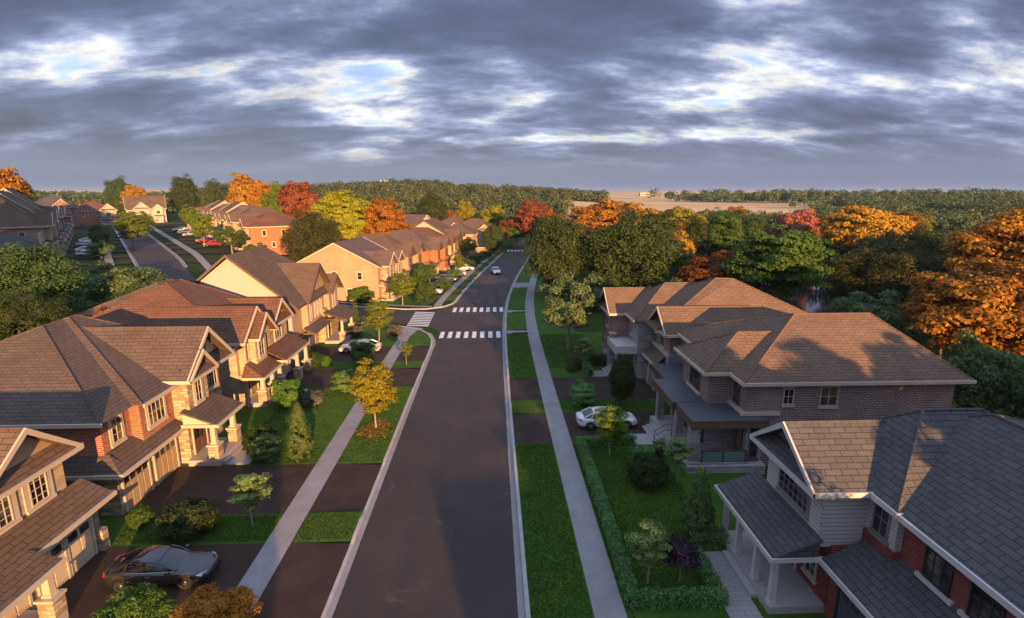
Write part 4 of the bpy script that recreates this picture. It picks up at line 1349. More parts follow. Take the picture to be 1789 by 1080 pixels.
# ================================================================== smaller houses: front at local x = 0, facing +x
def street_house(label, x, y, rot, W=11.5, D=14, wm=None, wm2=None, rm=None, tm=None, main='hip', ze=5.8, zr=9.4, gables=((-2.4, 5.0, 0.8),), porch=(1.0, 5.2), gar=(-3.2, 2), gm=None,
                 side_win=True, z=None, cat='house', group=None, name='detached_house', near_end_gable=None, rear=False):
    zz_ = g(x, y) if z is None else z
    h = House(name, label, (x, y, zz_), rot, world=False, group=group)
    wm2 = wm2 or wm
    tm = tm or CREAM
    gm = gm or GAR_CREAM
    S = h.p('wall', wm)
    a, b_ = -W / 2, W / 2
    S.box(-D, -0.8, a, b_, -1.2, ze)
    ov = 0.5
    if main == 'hip':
        k = min(W, D) / 2
        if W >= D:
            r0, r1 = (-D / 2 - .4, a + k), (-D / 2 - .4, b_ - k)
            if abs(r0[1] - r1[1]) < .5: r1 = (r1[0], r0[1] + .8)
        else:
            r0, r1 = (-D + k - .4, 0.0), (-k - .4, 0.0)
        hip(h, rm, -D - ov, -0.8 + ov, a - ov, b_ + ov, ze, r0, r1, zr, tm)
    elif main == 'gy':      # ridge along the street, gable ends on the sides
        gable(h, rm, 'y', a - 0.35, b_ + 0.35, -D - ov, -0.8 + ov, ze, zr, tm, wm, 0.36, ends=(1, 1), pent=False)
    else:                   # ridge front to back
        gable(h, rm, 'x', -0.8 + ov, -D - ov, a - ov, b_ + ov, ze, zr, tm, wm2, 0.6, ends=(1, 1), pent=False)
    for i, (c_, gw, proj) in enumerate(gables):
        S2 = h.p('wall', wm2)
        S2.box(-2.5, -0.8 + proj + 0.002 * i, c_ - gw / 2 + 0.35, c_ + gw / 2 - 0.35, 2.9 if gar and abs(c_ - gar[0]) < 2.5 else -1.2, ze + 0.05)
        gable(h, rm, 'x', -0.8 + proj + 0.55, -D / 2, c_ - gw / 2, c_ + gw / 2, ze + 0.03 + 0.02 * i, ze + gw * 0.46, tm, wm2, 0.55, pent=(i % 2 == 0))
        win(h, 'x', 1, -0.8 + proj + 0.002 * i, c_, 3.7, min(1.7, gw * 0.35), 1.5, 3, 2, tm, surround=0.12)
    used = [c_ for c_, gw, p_ in gables]
    for c_ in np.arange(a + 1.2, b_ - 1.0, 2.3):
        if all(abs(c_ - u) > 0.5 * gw_ + 0.3 for u, gw_, _ in [(q[0], q[1], 0) for q in gables]):
            win(h, 'x', 1, -0.8, float(c_), 3.8, 0.9, 1.4, 2, 2, tm, surround=0.1)
    if gar:
        G = h.p('wall', wm2)
        gw = 2.5 * gar[1] + 0.5
        G.box(-2, 0.15, gar[0] - gw / 2, gar[0] + gw / 2, -1.2, 2.75)
        for i in range(gar[1]):
            garage(h, 'x', 1, 0.15, gar[0] + (i - (gar[1] - 1) / 2) * 2.5, 2.2, 2.1, gm, tm)
        shed(h, rm, 'x', 0.8, -0.85, gar[0] - gw / 2 - 0.3, gar[0] + gw / 2 + 0.3, 2.8, 3.5, tm, name='skirt_roof')
    if porch:
        p0, p1 = porch
        shed(h, rm, 'x', 1.8, -0.8, p0, p1, 2.75, 3.6, tm)
        h.p('porch_deck', DECK).box(-0.8, 1.5, p0 + 0.1, p1 - 0.1, -1.2, 0.35)
        for y_ in (p0 + 0.4, p1 - 0.4):
            column(h, 1.3, y_, 0.35, 2.6, tm, 0.15, ST_TAN, 0.9, 0.32)
        door(h, 'x', 1, -0.8, (p0 + p1) / 2 + 0.6, 0.95, 2.1, 0.36, lights=1)
        win(h, 'x', 1, -0.8, (p0 + p1) / 2 - 0.9, 0.9, 0.8, 1.5, 2, 2, tm)
    if side_win:
        for s_, pl in ((-1, a), (1, b_)):
            win(h, 'y', s_, pl, -4.0, 3.7, 0.85, 1.3, 1, 2, tm, surround=0.1)
            win(h, 'y', s_, pl, -8.5, 3.7, 0.85, 1.3, 1, 2, tm, surround=0.1)
            win(h, 'y', s_, pl, -6.0, 0.9, 0.85, 1.2, 1, 2, tm, surround=0.1)
    if rear:
        for c_ in np.arange(a + 1.8, b_ - 1.0, 2.8):
            win(h, 'x', -1, -D, float(c_), 3.7, 1.1, 1.3, 2, 2, tm, surround=0.1)
    return h.done()


# ---- row of houses past the junction, left side of the main road
RB = R(-8.5)
bx, by = -17.6, 97.6
dv = Vector((0.148, 0.989))
row = [
    ('tan brick corner house whose broad gable wall faces the side street', 12.2, BR_TAN, ST_TAN, SH_PLUM, BEIGE, 'gy', 9.9, ((3.4, 4.0, .7), (-2.6, 4.8, 1.2)), (-5.6, -1.0), (3.0, 1)),
    ('cream and tan brick house with steep paired gables beside the tan corner house', 10.5, BR_CREAM, BR_TAN, SH_TAUPE, BROWN_T, 'hip', 9.8, ((-2.8, 4.2, 1.2), (2.4, 4.6, 1.7)), (0.4, 4.8), (-2.6, 2)),
    ('orange brick house in the middle of the road side row', 11, BR_ORANGE, BR_ORANGE, SH_PLUM, BROWN_T, 'hip', 9.6, ((-3.2, 3.4, 1.7), (2.6, 4.4, 2.1)), (0.5, 5.0), (-2.8, 2)),
    ('brown brick house with two dark gables past the orange brick house', 10.5, BR_ORANGE, BR_CREAM, SH_RED, BROWN_T, 'hip', 9.4, ((-2.2, 3.6, 1.7), (2.2, 3.6, 1.7)), (0.5, 4.8), (-2.6, 2)),
    ('tall house with a cream end gable near the far crossing', 11.5, STUCCO, BR_BROWN, SH_TAUPE, BROWN_T, 'gy', 10.8, ((-2.4, 5, 1.0), (3.0, 3.8, .9)), (0.6, 5.2), (-2.8, 2)),
]
t_ = 0.0
for lab, W_, m1, m2, rm_, tm_, mn, zr_, gb, pc, gr in row:
    c_ = Vector((bx, by)) + dv * t_ + Vector((0.989, -0.148)) * {0: 0.0}.get(round(t_), ((t_ * 0.37) % 2.6) - 1.2)
    street_house(lab, c_.x, c_.y, RB, W_, 15.5, m1, m2, rm_, tm_, mn, 5.9, zr_, gb, pc, gr, z=0.0)
    t_ += W_ + 1.6 + 0.9
# second row, behind it, and the house beyond the cross street
street_house('tan house with a low hip roof facing the far crossing', -6.5, 180.5, R(-95), 15, 12, BR_TAN, BR_TAN, SH_TAUPE, CREAM, 'hip', 5.8, 9.2, ((4.0, 4.2, .8),), (-5, 0), None)
street_house('distant cream gabled house behind the row, left of the dark round tree', -31, 186, R(-120), 12, 13, STUCCO, BR_BROWN, SH_PLUM, CREAM, 'gy', 5.8, 10.4, ((-2, 5, .8),), (1, 5), (-3, 2))
street_house('distant brown house with dormers behind the road side row', -25, 171, R(-110), 13, 12, BR_BROWN, BR_CREAM, SH_TAUPE, CREAM, 'hip', 5.8, 9.6, ((-3, 4.4, .8), (3, 3.6, .8)), (0, 4), None)
street_house('distant brown roofed house between the dormer house and the cream end gable', -16.5, 170, R(170), 12, 12, BR_CREAM, BR_CREAM, SH_TAUPE, CREAM, 'hip', 5.8, 9.0, ((2, 4, .6),), None, None)
street_house('distant tan house whose hip roof shows over the row at the far bend', -15, 192, R(-100), 13, 12, BR_TAN, BR_TAN, SH_TAUPE, CREAM, 'hip', 5.8, 9.4, ((2, 4, .6),), None, None)

# ---- right hand row of the street on the hill (fronts face the hill street)
ra = math.atan2(-ST_N.y, -ST_N.x)
hill_r = [
    ('brick house with a bare salmon side wall, nearest in the hill row', 11.5, BR_ORANGE, BR_TAN, SH_RED, CREAM, 'hip', 9.0, ((3.0, 4.4, .8),), (-5.0, -0.5), (2.6, 2)),
    ('tan house with brown hip roof, second from the near end of the hill row', 11.0, BR_TAN, BR_TAN, SH_TAUPE, CREAM, 'hip', 9.6, ((3.0, 4.4, .8), (-2.8, 3.6, .7)), (-5.0, -0.5), (2.6, 2)),
    ('cream house with dark red roof in the middle of the hill row', 11.0, BR_CREAM, BR_CREAM, SH_PLUM, CREAM, 'hip', 9.8, ((3.0, 4.0, .8), (-2.6, 3.8, 1.0)), (-5.0, -0.5), (2.6, 2)),
    ('tall cream gabled house, nearer of two in the hill row', 11.5, STUCCO, BR_CREAM, SH_TAUPE, CREAM, 'gy', 10.6, ((3.0, 4.6, .8), (-2.6, 3.6, .9)), (-5.0, -0.5), (2.6, 2)),
    ('orange brick house between the two cream gables of the hill row', 11.0, BR_ORANGE, BR_ORANGE, SH_PLUM, CREAM, 'hip', 9.6, ((3.0, 4.0, .8), (-2.6, 3.6, .7)), (-5.0, -0.5), (2.6, 2)),
    ('tall cream gabled house, farther of two in the hill row', 11.5, STUCCO, BR_ORANGE, SH_TAUPE, CREAM, 'gy', 10.6, ((3.0, 4.6, .8),), (-5.0, -0.5), (2.6, 2)),
    ('red brick house at the far end of the hill row', 11.0, BR_RED, BR_RED, SH_PLUM, CREAM, 'hip', 9.2, ((2.6, 4.4, .8),), (-5.0, -0.5), (2.6, 2)),
]
t_ = 22.0
for lab, W_, m1, m2, rm_, tm_, mn, zr_, gb, pc, gr in hill_r:
    c_ = ST_A + ST_D * t_ + ST_N * 15.4
    street_house(lab, c_.x, c_.y, ra, W_, 15, m1, m2, rm_, tm_, mn, 5.9, zr_, gb, pc, gr)
    t_ += W_ + 2.6
# ---- left hand row of the street on the hill (fronts face right)
rl_ = math.atan2(ST_N.y, ST_N.x)
hill_l = [
    ('low dark roofed house with a red brick wall behind the left trees', 2, 11, 13, BR_DRED, BR_DRED, SH_SLATE, BEIGE, 'hip', 3.2, 5.6, (), None, None),
    ('house with broad brown hip roof, first up the left hill row', 17, 13, 15, STUCCO_TAN, BR_CREAM, SH_TAUPE, BEIGE, 'hip', 6.0, 11.4, ((-2.8, 5.2, .9), (3.2, 4.0, .6)), (0.4, 5.4), (-2.8, 2)),
    ('house with stepped tan gables, second up the left hill row', 31, 12.5, 15, STUCCO_TAN, BR_CREAM, SH_TAUPE, BEIGE, 'gy', 6.2, 12.6, ((-2.6, 5.2, 1.1), (3.4, 3.8, .6)), (0.4, 5.4), (-2.8, 2)),
    ('tall slate roofed house with attic gable, third up the left side of the hill street', 45, 13, 15, STUCCO_TAN, BR_BROWN, SH_SLATE, BEIGE, 'gy', 6.6, 13.2, ((-2.6, 5.2, .9), (3.0, 4.4, .8)), (0.4, 5.4), (-2.8, 2)),
    ('brown brick house, fourth up the left side of the hill street', 60, 12.5, 14, BR_BROWN, BR_CREAM, SH_SLATE, BEIGE, 'hip', 6.0, 10.2, ((-2.6, 5, .9),), (0.4, 5.4), (-2.8, 2)),
    ('grey roofed house, fifth up the left side of the hill street', 75, 12.5, 14, BR_PINK, BR_PINK, SH_SLATE, BEIGE, 'hip', 6.0, 10.0, ((-2.6, 5, .9),), (0.4, 5.4), (-2.8, 2)),
]
for lab, t_, W_, D_, m1, m2, rm_, tm_, mn, ze_, zr_, gb, pc, gr in hill_l:
    c_ = ST_A + ST_D * t_ - ST_N * 20.5
    street_house(lab, c_.x, c_.y, rl_, W_, D_, m1, m2, rm_, tm_, mn, ze_, zr_, gb, pc, gr, side_win=ze_ > 4, rear=False)
# ---- houses closing the top of the hill street
for lab, px_, py_, rz_, W_, m1, m2, rm_, mn, zr_, gb, pc, gr, gm_ in [
    ('cream house with steep roof and dark garage closing the top of the hill street', -151.5, 248, -58, 14.5, STUCCO, STUCCO, SH_TAUPE, 'gy', 11.5, ((-1.5, 6.4, .9), (4.4, 4.4, 1.2)), (2.8, 6.2), (-3.0, 2), GAR_DARK),
    ('red brick house with cream gabled bay and white porch atop the hill street', -161, 230, -50, 14.5, BR_ORANGE, STUCCO, SH_RED, 'hip', 9.6, ((4.5, 6.0, .9),), (1, 8), None, None),
    ('pink brick house with dark hip roof at the top left of the hill street', -153, 200, -45, 12, BR_PINK, BR_PINK, SH_SLATE, 'hip', 10.4, ((1.5, 6.0, .9),), (-5, 4), None, None)]:
    street_house(lab, px_, py_, R(rz_), W_, 12, m1, m2, rm_, WHITE, mn, 5.9, zr_, gb, pc, gr, gm_)

# ---- houses behind the viewpoint; they throw the long shadows over the road and the right hand lots
street_house('grey roofed brick house behind the viewpoint, right of the road', 16.0, -2.5, R(180), 12.5, 15, BR_DRED, BR_DRED, SH_SLATE, WHITE, 'hip', 6.0, 9.6, (), (0.6, 5.4), None, z=0.0, side_win=False)
street_house('gabled house behind the viewpoint, second back right of the road', 14.7, -29.8, R(180), 12.5, 22, BR_PLUM, BR_PLUM, SH_SLATE, WHITE, 'gx', 6.1, 10.0, ((-3, 5, .8),), (0.6, 5.4), (-3, 2), z=0.0, side_win=False)
street_house('gabled house behind the viewpoint on the left side of the road', -2.5, -34.0, R(0), 12, 18, BR_TAN, BR_TAN, SH_BROWN, CREAM, 'gx', 5.9, 9.3, ((-3, 5, .8),), (0.6, 5.4), (-3, 2), z=0.0, side_win=False)


# ================================================================== foliage
def rng(seed):
    return np.random.default_rng(seed)


def leaf_mesh(name, P, N, size, seed, m, aspect=0.62, tilt=0.8, up=0.0, jit=0.35):
    """one leaf blade (or small spray) per point, turned roughly to N"""
    r = rng(seed)
    n = len(P)
    N = N + r.normal(0, tilt, (n, 3))
    N[:, 2] += up
    N /= np.maximum(np.linalg.norm(N, axis=1, keepdims=True), 1e-6)
    T = r.normal(0, 1, (n, 3))
    T -= N * (T * N).sum(1, keepdims=True)
    T /= np.maximum(np.linalg.norm(T, axis=1, keepdims=True), 1e-6)
    Bv = np.cross(N, T)
    s_ = (size * (1 + r.uniform(-jit, jit, (n, 1)))) if np.isscalar(size) else size[:, None]
    a = P - T * s_ * 0.5
    b = P + Bv * s_ * 0.5 * aspect + N * s_ * 0.10
    c_ = P + T * s_ * 0.5 - N * s_ * 0.05
    d = P - Bv * s_ * 0.5 * aspect + N * s_ * 0.10
    V = np.stack([a, b, c_, d], 1).reshape(-1, 3).astype(np.float32)
    me = bpy.data.meshes.new(name)
    me.vertices.add(n * 4)
    me.vertices.foreach_set('co', V.ravel())
    me.loops.add(n * 4)
    me.loops.foreach_set('vertex_index', np.arange(n * 4, dtype=np.int32))
    me.polygons.add(n)
    me.polygons.foreach_set('loop_start', np.arange(0, n * 4, 4, dtype=np.int32))
    me.polygons.foreach_set('loop_total', np.full(n, 4, dtype=np.int32))
    me.materials.append(m)
    me.update()
    me.validate()
    return me


def sph(r, n):
    d = r.normal(0, 1, (n, 3))
    return d / np.linalg.norm(d, axis=1, keepdims=True)


def crown_points(seed, H, Rr, z0, nclump, nleaf, flat=0.55, cr=0.22, shape='ell', hollow=0.55, lump=0.25):
    """leaf positions on clumps that fill a crown between z0 and H with radius Rr; returns points, normals, clump centres"""
    r = rng(seed)
    d = sph(r, nclump)
    rad = hollow + (1 - hollow) * r.uniform(0, 1, (nclump, 1)) ** 0.5
    h2 = (H - z0) / 2
    if shape == 'ell':
        wob = 1 + lump * np.sin(3.1 * d[:, :1] * 2 + seed) * np.cos(2.7 * d[:, 1:2] * 2 + d[:, 2:] * 2)
        C = d * rad * wob
        C = C * np.array([Rr, Rr, h2]) * (1 - cr * 0.6)
        C[:, 2] += z0 + h2
    elif shape == 'umb':                       # broad top, hollow below
        C = d * rad * np.array([Rr, Rr, h2]) * (1 - cr * 0.6)
        C[:, 2] = np.where(C[:, 2] < 0, C[:, 2] * 0.75, C[:, 2]) + z0 + h2 * 0.95
    elif shape == 'cone':
        t = r.uniform(0, 1, (nclump, 1)) ** 0.8
        ang = r.uniform(0, 2 * np.pi, (nclump, 1))
        prof = np.where(t < 0.18, 0.72 + t * 1.5, (1 - t) ** 0.72 * 1.15)
        rr = Rr * np.minimum(prof, 1) * r.uniform(0.75, 1.0, (nclump, 1))
        C = np.concatenate([np.cos(ang) * rr, np.sin(ang) * rr, z0 + t * (H - z0)], 1)
    crr = cr * Rr * r.uniform(0.7, 1.35, (nclump, 1))
    k = nleaf
    dd = sph(r, nclump * k)
    dd[:, 2] = np.where(dd[:, 2] < -0.35, -dd[:, 2], dd[:, 2])
    ci = np.repeat(np.arange(nclump), k)
    sc = np.array([1, 1, flat])
    P = C[ci] + dd * sc * crr[ci] * r.uniform(0.55, 1.1, (nclump * k, 1))
    out = C[ci] - np.array([0, 0, (z0 + H) / 2])
    out = out / np.maximum(np.linalg.norm(out, axis=1, keepdims=True), 1e-6)
    return P, dd + 0.5 * out, C


def trunk_mb(seed, H, z0, rad, C, nb=9, fork=0.35, lean=0.15):
    r = rng(seed + 77)
    mb = MB()
    top = Vector((r.normal(0, lean), r.normal(0, lean), z0 + (H - z0) * fork))
    mid = Vector((top.x * 0.3 + r.normal(0, .05), top.y * 0.3, top.z * 0.5))
    mb.tube([(0, 0, -0.4), (0, 0, 0.15), mid, top, Vector((top.x * 1.2, top.y * 1.2, z0 + (H - z0) * 0.8))], [rad * 1.7, rad * 1.15, rad * 0.85, rad * 0.65, rad * 0.15], 9)
    idx = r.permutation(len(C))[:nb]
    for i in idx:
        c_ = Vector(C[i])
        f = r.uniform(0.35, 0.95)
        s_ = mid.lerp(top, f)
        m1 = s_.lerp(c_, 0.5) + Vector((r.normal(0, .2), r.normal(0, .2), 0.08 * H * r.uniform(0.2, 1)))
        mb.tube([s_, s_.lerp(m1, 0.5), m1, c_], [rad * 0.5, rad * 0.4, rad * 0.28, rad * 0.08], 6, False)
    return mb


PROTO = {}


def proto(kind, H, Wd, P, N, C, leaf, size, seed, bark, rad, z0, nb=9, fork=0.35, aspect=0.62, tilt=0.8, up=0.0):
    """meshes of one kind of tree, at the origin"""
    me = leaf_mesh(kind + '_crown', P, N, size, seed, leaf, aspect, tilt, up)
    tm = trunk_mb(seed, H, z0, rad, C, nb, fork).mesh(kind + '_trunk', bark, True) if rad else None
    PROTO[kind] = (me, tm, H, Wd)


def make(kind, seed, H, Rr, z0, ncl, nl, leaf, size, bark=BARK, rad=0.2, nb=9, fork=0.35, aspect=0.62, tilt=0.8, up=0.0, **kw):
    P, N, C = crown_points(seed, H, Rr, z0, ncl, nl, **kw)
    proto(kind, H, 2 * Rr, P, N, C, LF[leaf], size, seed, bark, rad, z0, nb, fork, aspect, tilt, up)


make('maple', 3, 13, 6.2, 3.0, 260, 150, 'orange', 0.36, BARK_M, 0.30, 16, 0.30, flat=0.42, cr=0.19, hollow=0.45, aspect=0.7, tilt=0.45, up=0.35)
make('mapleb', 11, 13, 6.0, 2.4, 230, 120, 'orange', 0.38, BARK_M, 0.28, 14, 0.30, flat=0.5, cr=0.2, hollow=0.5, aspect=0.7, tilt=0.55, up=0.3, lump=0.4)
make('umbrella', 19, 15, 8.2, 4.6, 200, 110, 'gold', 0.45, BARK_M, 0.42, 20, 0.22, flat=0.38, cr=0.17, hollow=0.6, shape='umb', aspect=0.7, tilt=0.5, up=0.3)
make('oak', 5, 14, 7.0, 1.2, 340, 150, 'dark', 0.32, BARK, 0.38, 10, 0.35, flat=0.75, cr=0.20, hollow=0.6, tilt=0.8)
make('oakb', 23, 14, 6.0, 0.6, 300, 140, 'dark', 0.32, BARK, 0.35, 10, 0.4, flat=0.8, cr=0.22, hollow=0.55, tilt=0.8, lump=0.35)
make('willow', 7, 12, 5.5, 0.4, 340, 110, 'olive', 0.40, BARK, 0.26, 8, 0.4, flat=1.1, cr=0.18, hollow=0.6, aspect=0.22, tilt=0.6)
make('loose', 9, 8.5, 3.6, 2.4, 62, 190, 'mid', 0.30, BARK_P, 0.17, 18, 0.35, flat=0.7, cr=0.24, hollow=0.62, lump=0.45, aspect=0.55)
make('looseb', 29, 7.2, 3.6, 0.8, 80, 200, 'pale', 0.30, BARK_P, 0.13, 22, 0.2, flat=0.75, cr=0.24, hollow=0.55, lump=0.4, aspect=0.5)
make('tall', 13, 15, 5.2, 3.0, 180, 210, 'bright', 0.34, BARK, 0.28, 14, 0.7, flat=0.45, cr=0.24, hollow=0.4, lump=0.3, tilt=0.6)
make('street', 15, 5.4, 1.8, 1.25, 95, 130, 'yellow', 0.165, BARK_P, 0.065, 12, 0.7, flat=0.5, cr=0.26, hollow=0.35, tilt=0.6, up=0.2)
make('topiary', 17, 3.3, 1.0, 1.0, 44, 115, 'topiary', 0.115, BARK_P, 0.04, 12, 0.7, flat=0.26, cr=0.30, hollow=0.45, tilt=0.45, up=0.4)
make('arborvitae', 21, 3.9, 0.85, 0.12, 240, 60, 'conifer', 0.15, BARK, 0.05, 0, 0.5, shape='cone', flat=2.1, cr=0.17, aspect=0.4, tilt=0.5)
make('columnar', 25, 4.6, 1.1, 0.15, 190, 70, 'bush', 0.17, BARK, 0.06, 0, 0.5, flat=1.4, cr=0.25, hollow=0.72, aspect=0.55, tilt=0.6, lump=0.1)
make('roundbush', 31, 2.0, 1.3, -0.35, 150, 80, 'bush', 0.13, BARK, 0, flat=0.9, cr=0.22, hollow=0.8, lump=0.1)
make('lowbush', 33, 1.9, 1.25, 0.0, 60, 130, 'mid', 0.15, BARK, 0.04, 8, 0.3, flat=0.6, cr=0.3, hollow=0.55, lump=0.35)
make('layered', 35, 2.2, 1.3, 0.1, 46, 130, 'hedge', 0.16, BARK, 0.05, 8, 0.5, flat=0.3, cr=0.34, hollow=0.45, tilt=0.4, up=0.4, lump=0.3)
make('blossom', 37, 1.3, 1.05, 0.0, 90, 70, 'grey', 0.10, BARK, 0.03, 6, 0.3, flat=0.8, cr=0.22, hollow=0.6, lump=0.3)
make('purple', 39, 2.2, 0.95, 0.75, 60, 60, 'purple', 0.12, BARK_P, 0.035, 12, 0.1, flat=0.7, cr=0.24, hollow=0.55, lump=0.35)
make('distant', 41, 12, 5.4, 0.6, 130, 62, 'forest', 0.75, BARK, 0.25, 5, 0.5, flat=0.75, cr=0.24, hollow=0.62, lump=0.3)

NAMES = {'maple': 'maple_tree', 'mapleb': 'maple_tree', 'umbrella': 'spreading_tree', 'oak': 'broadleaf_tree', 'oakb': 'broadleaf_tree', 'willow': 'feathery_tree', 'loose': 'loose_tree', 'looseb': 'shrub_tree', 'tall': 'tall_tree',
         'street': 'street_tree', 'topiary': 'sapling', 'arborvitae': 'cone_shrub', 'columnar': 'columnar_shrub', 'roundbush': 'round_bush', 'lowbush': 'bush', 'layered': 'layered_bush', 'blossom': 'flowering_bush', 'purple': 'purple_shrub', 'distant': 'distant_tree'}
CNT = [0]


def tree(kind, x, y, h_, w_, leaf, label, group=None, z=None, bark=None, cat=None):
    me, tm, H, Wd = PROTO[kind]
    CNT[0] += 1
    rz = (CNT[0] * 2.399) % 6.283
    r = empty(NAMES[kind], (x, y, g(x, y) if z is None else z), rz)
    r.scale = (w_ / Wd, w_ / Wd, h_ / H)
    bushy = kind in ('roundbush', 'lowbush', 'layered', 'blossom', 'arborvitae', 'columnar', 'purple')
    tag(r, label, cat or ('bush' if bushy else 'tree'), group)
    c_ = bpy.data.objects.new('foliage' if bushy else 'crown', me)
    COL.objects.link(c_)
    c_.parent = r
    c_.material_slots[0].link = 'OBJECT'
    c_.material_slots[0].material = LF[leaf]
    if tm:
        t = bpy.data.objects.new('stem' if bushy else 'trunk', tm)
        COL.objects.link(t)
        t.parent = r
        if bark:
            t.material_slots[0].link = 'OBJECT'
            t.material_slots[0].material = bark
    return r


def hedge(name, label, path, wdt, ht, leaf='hedge', size=0.11, dens=330, seed=1, group=None):
    r = rng(seed)
    Ps, Ns = [], []
    for (xa, ya), (xb, yb) in zip(path, path[1:]):
        L = math.hypot(xb - xa, yb - ya) + wdt * 0.8
        n = int(L * (wdt + 2 * ht) * dens)
        t = r.uniform(-wdt * 0.4, L - wdt * 0.4, n)
        u = r.uniform(0, wdt + 2 * ht, n)
        hw = wdt / 2
        s_ = np.where(u < ht, -hw, np.where(u > ht + wdt, hw, u - ht - hw))
        z = np.where(u < ht, u, np.where(u > ht + wdt, 2 * ht + wdt - u, ht))
        dx, dy = (xb - xa) / math.hypot(xb - xa, yb - ya), (yb - ya) / math.hypot(xb - xa, yb - ya)
        bump = 0.10 * np.sin(t * 5.3 + seed) + 0.07 * np.sin(t * 11.7)
        s2 = s_ * (1 + bump * 0.8) + r.normal(0, 0.045, n)
        z2 = z * (1 + bump * 0.5) + r.normal(0, 0.045, n)
        Ps.append(np.stack([xa + dx * t - dy * s2, ya + dy * t + dx * s2, np.maximum(z2, 0.02)], 1))
        nz = np.where((u > ht) & (u < ht + wdt), 1.0, 0.25)
        ns = np.where(u < ht, -1.0, np.where(u > ht + wdt, 1.0, 0.0))
        Ns.append(np.stack([-dy * ns, dx * ns, nz], 1))
    P = np.concatenate(Ps)
    N = np.concatenate(Ns)
    o = P.mean(0) * np.array([1, 1, 0])
    ob = bpy.data.objects.new(name, leaf_mesh(name, P - o, N, size, seed, LF[leaf], 0.6, 0.6))
    ob.location = o
    COL.objects.link(ob)
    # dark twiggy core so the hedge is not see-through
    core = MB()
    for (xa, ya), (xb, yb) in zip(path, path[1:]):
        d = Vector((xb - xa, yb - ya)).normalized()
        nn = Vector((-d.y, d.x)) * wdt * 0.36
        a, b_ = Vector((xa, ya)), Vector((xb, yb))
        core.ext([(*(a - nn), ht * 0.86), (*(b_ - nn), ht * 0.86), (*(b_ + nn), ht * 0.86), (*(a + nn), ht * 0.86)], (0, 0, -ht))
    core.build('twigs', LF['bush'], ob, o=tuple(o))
    return tag(ob, label, 'hedge', group)


# ---- planting of the left lots
tree('topiary', -13.63, 27.9, 3.3, 2.2, 'topiary', 'slender sapling on the grass between the two nearest left driveways', 'saplings with tiered crowns')
tree('arborvitae', -13.5, 35.7, 3.9, 1.7, 'conifer', 'pointed light green conifer on the left lawn before the brick house')
tree('layered', -16.0, 35.6, 2.0, 2.4, 'conifer', 'tiered light green bush beside the brick house path')
tree('roundbush', -16.9, 37.2, 1.9, 2.3, 'bush', 'dark bush behind the tiered bush on the brick house lawn')
tree('roundbush', -16.9, 27.5, 1.75, 2.9, 'bush', 'big rounded dark bush on the grass strip by the black car')
tree('roundbush', -20.0, 28.3, 1.1, 1.35, 'bright', 'small bright green ball bush at the corner of the brick house garage')
tree('lowbush', -17.9, 45.4, 2.7, 2.7, 'bright', 'loose light green bush at the porch of the rust roofed house')
tree('blossom', -15.9, 45.6, 1.3, 2.2, 'grey', 'low greyish flowering bush beside the loose light green bush')
tree('layered', -13.8, 48.6, 2.3, 2.7, 'conifer', 'wide tiered green bush beside the walk left of the yellow tree')
tree('street', -9.35, 40.7, 5.6, 3.7, 'yellow', 'yellow street tree over fallen leaves beside the left walk')
tree('topiary', -9.4, 56.9, 2.7, 1.5, 'lime', 'small lime sapling between the left walk and the kerb')
tree('lowbush', -14.1, 56.8, 2.9, 2.8, 'mid', 'rounded green bush in front of the white car in the left driveway')
tree('blossom', -17.9, 68.9, 1.4, 2.3, 'grey', 'greyish flowering bush by the porch of the corner house')
tree('street', -14.3, 66.6, 5.4, 3.7, 'lime', 'lime yellow street tree on the corner lawn before the junction')
tree('blossom', -12.8, 69.5, 1.3, 2.2, 'grey', 'pale flowering bush at the tip of the corner lawn')
tree('arborvitae', -18.7, 72.6, 3.4, 1.7, 'mid', 'narrow green conifer behind the porch of the corner house')
tree('roundbush', -19.5, 56.9, 1.5, 2.3, 'bush', 'dark round bush between the driveways of the rust roofed and corner houses')
tree('roundbush', -18.0, 56.8, 1.15, 1.1, 'bright', 'small bright ball bush beside the dark round bush near the white car')
tree('looseb', -14.8, 19.6, 2.5, 3.0, 'bright', 'green shrub at the bottom edge below the black car', cat='bush')
tree('mapleb', -11.5, 19.4, 2.45, 3.2, 'gold', 'small golden brown tree at the bottom edge beside the left walk')
# fallen leaves under the yellow tree
r_ = rng(5)
n_ = 900
a_ = r_.uniform(0, 6.283, n_)
q_ = np.sqrt(r_.uniform(0, 1, n_)) * r_.uniform(0.4, 1.0, n_)
P_ = np.stack([-9.35 + np.cos(a_) * q_ * 1.5, 40.3 + np.sin(a_) * q_ * 2.3, np.full(n_, 0.03)], 1)
lo = bpy.data.objects.new('fallen_leaves', leaf_mesh('fallen_leaves', P_, np.tile([0, 0, 1.0], (n_, 1)), 0.16, 8, LF['litter'], 0.7, 0.25))
COL.objects.link(lo)
tag(lo, 'orange fallen leaves scattered on the grass under the yellow street tree', 'leaves', kind='stuff')

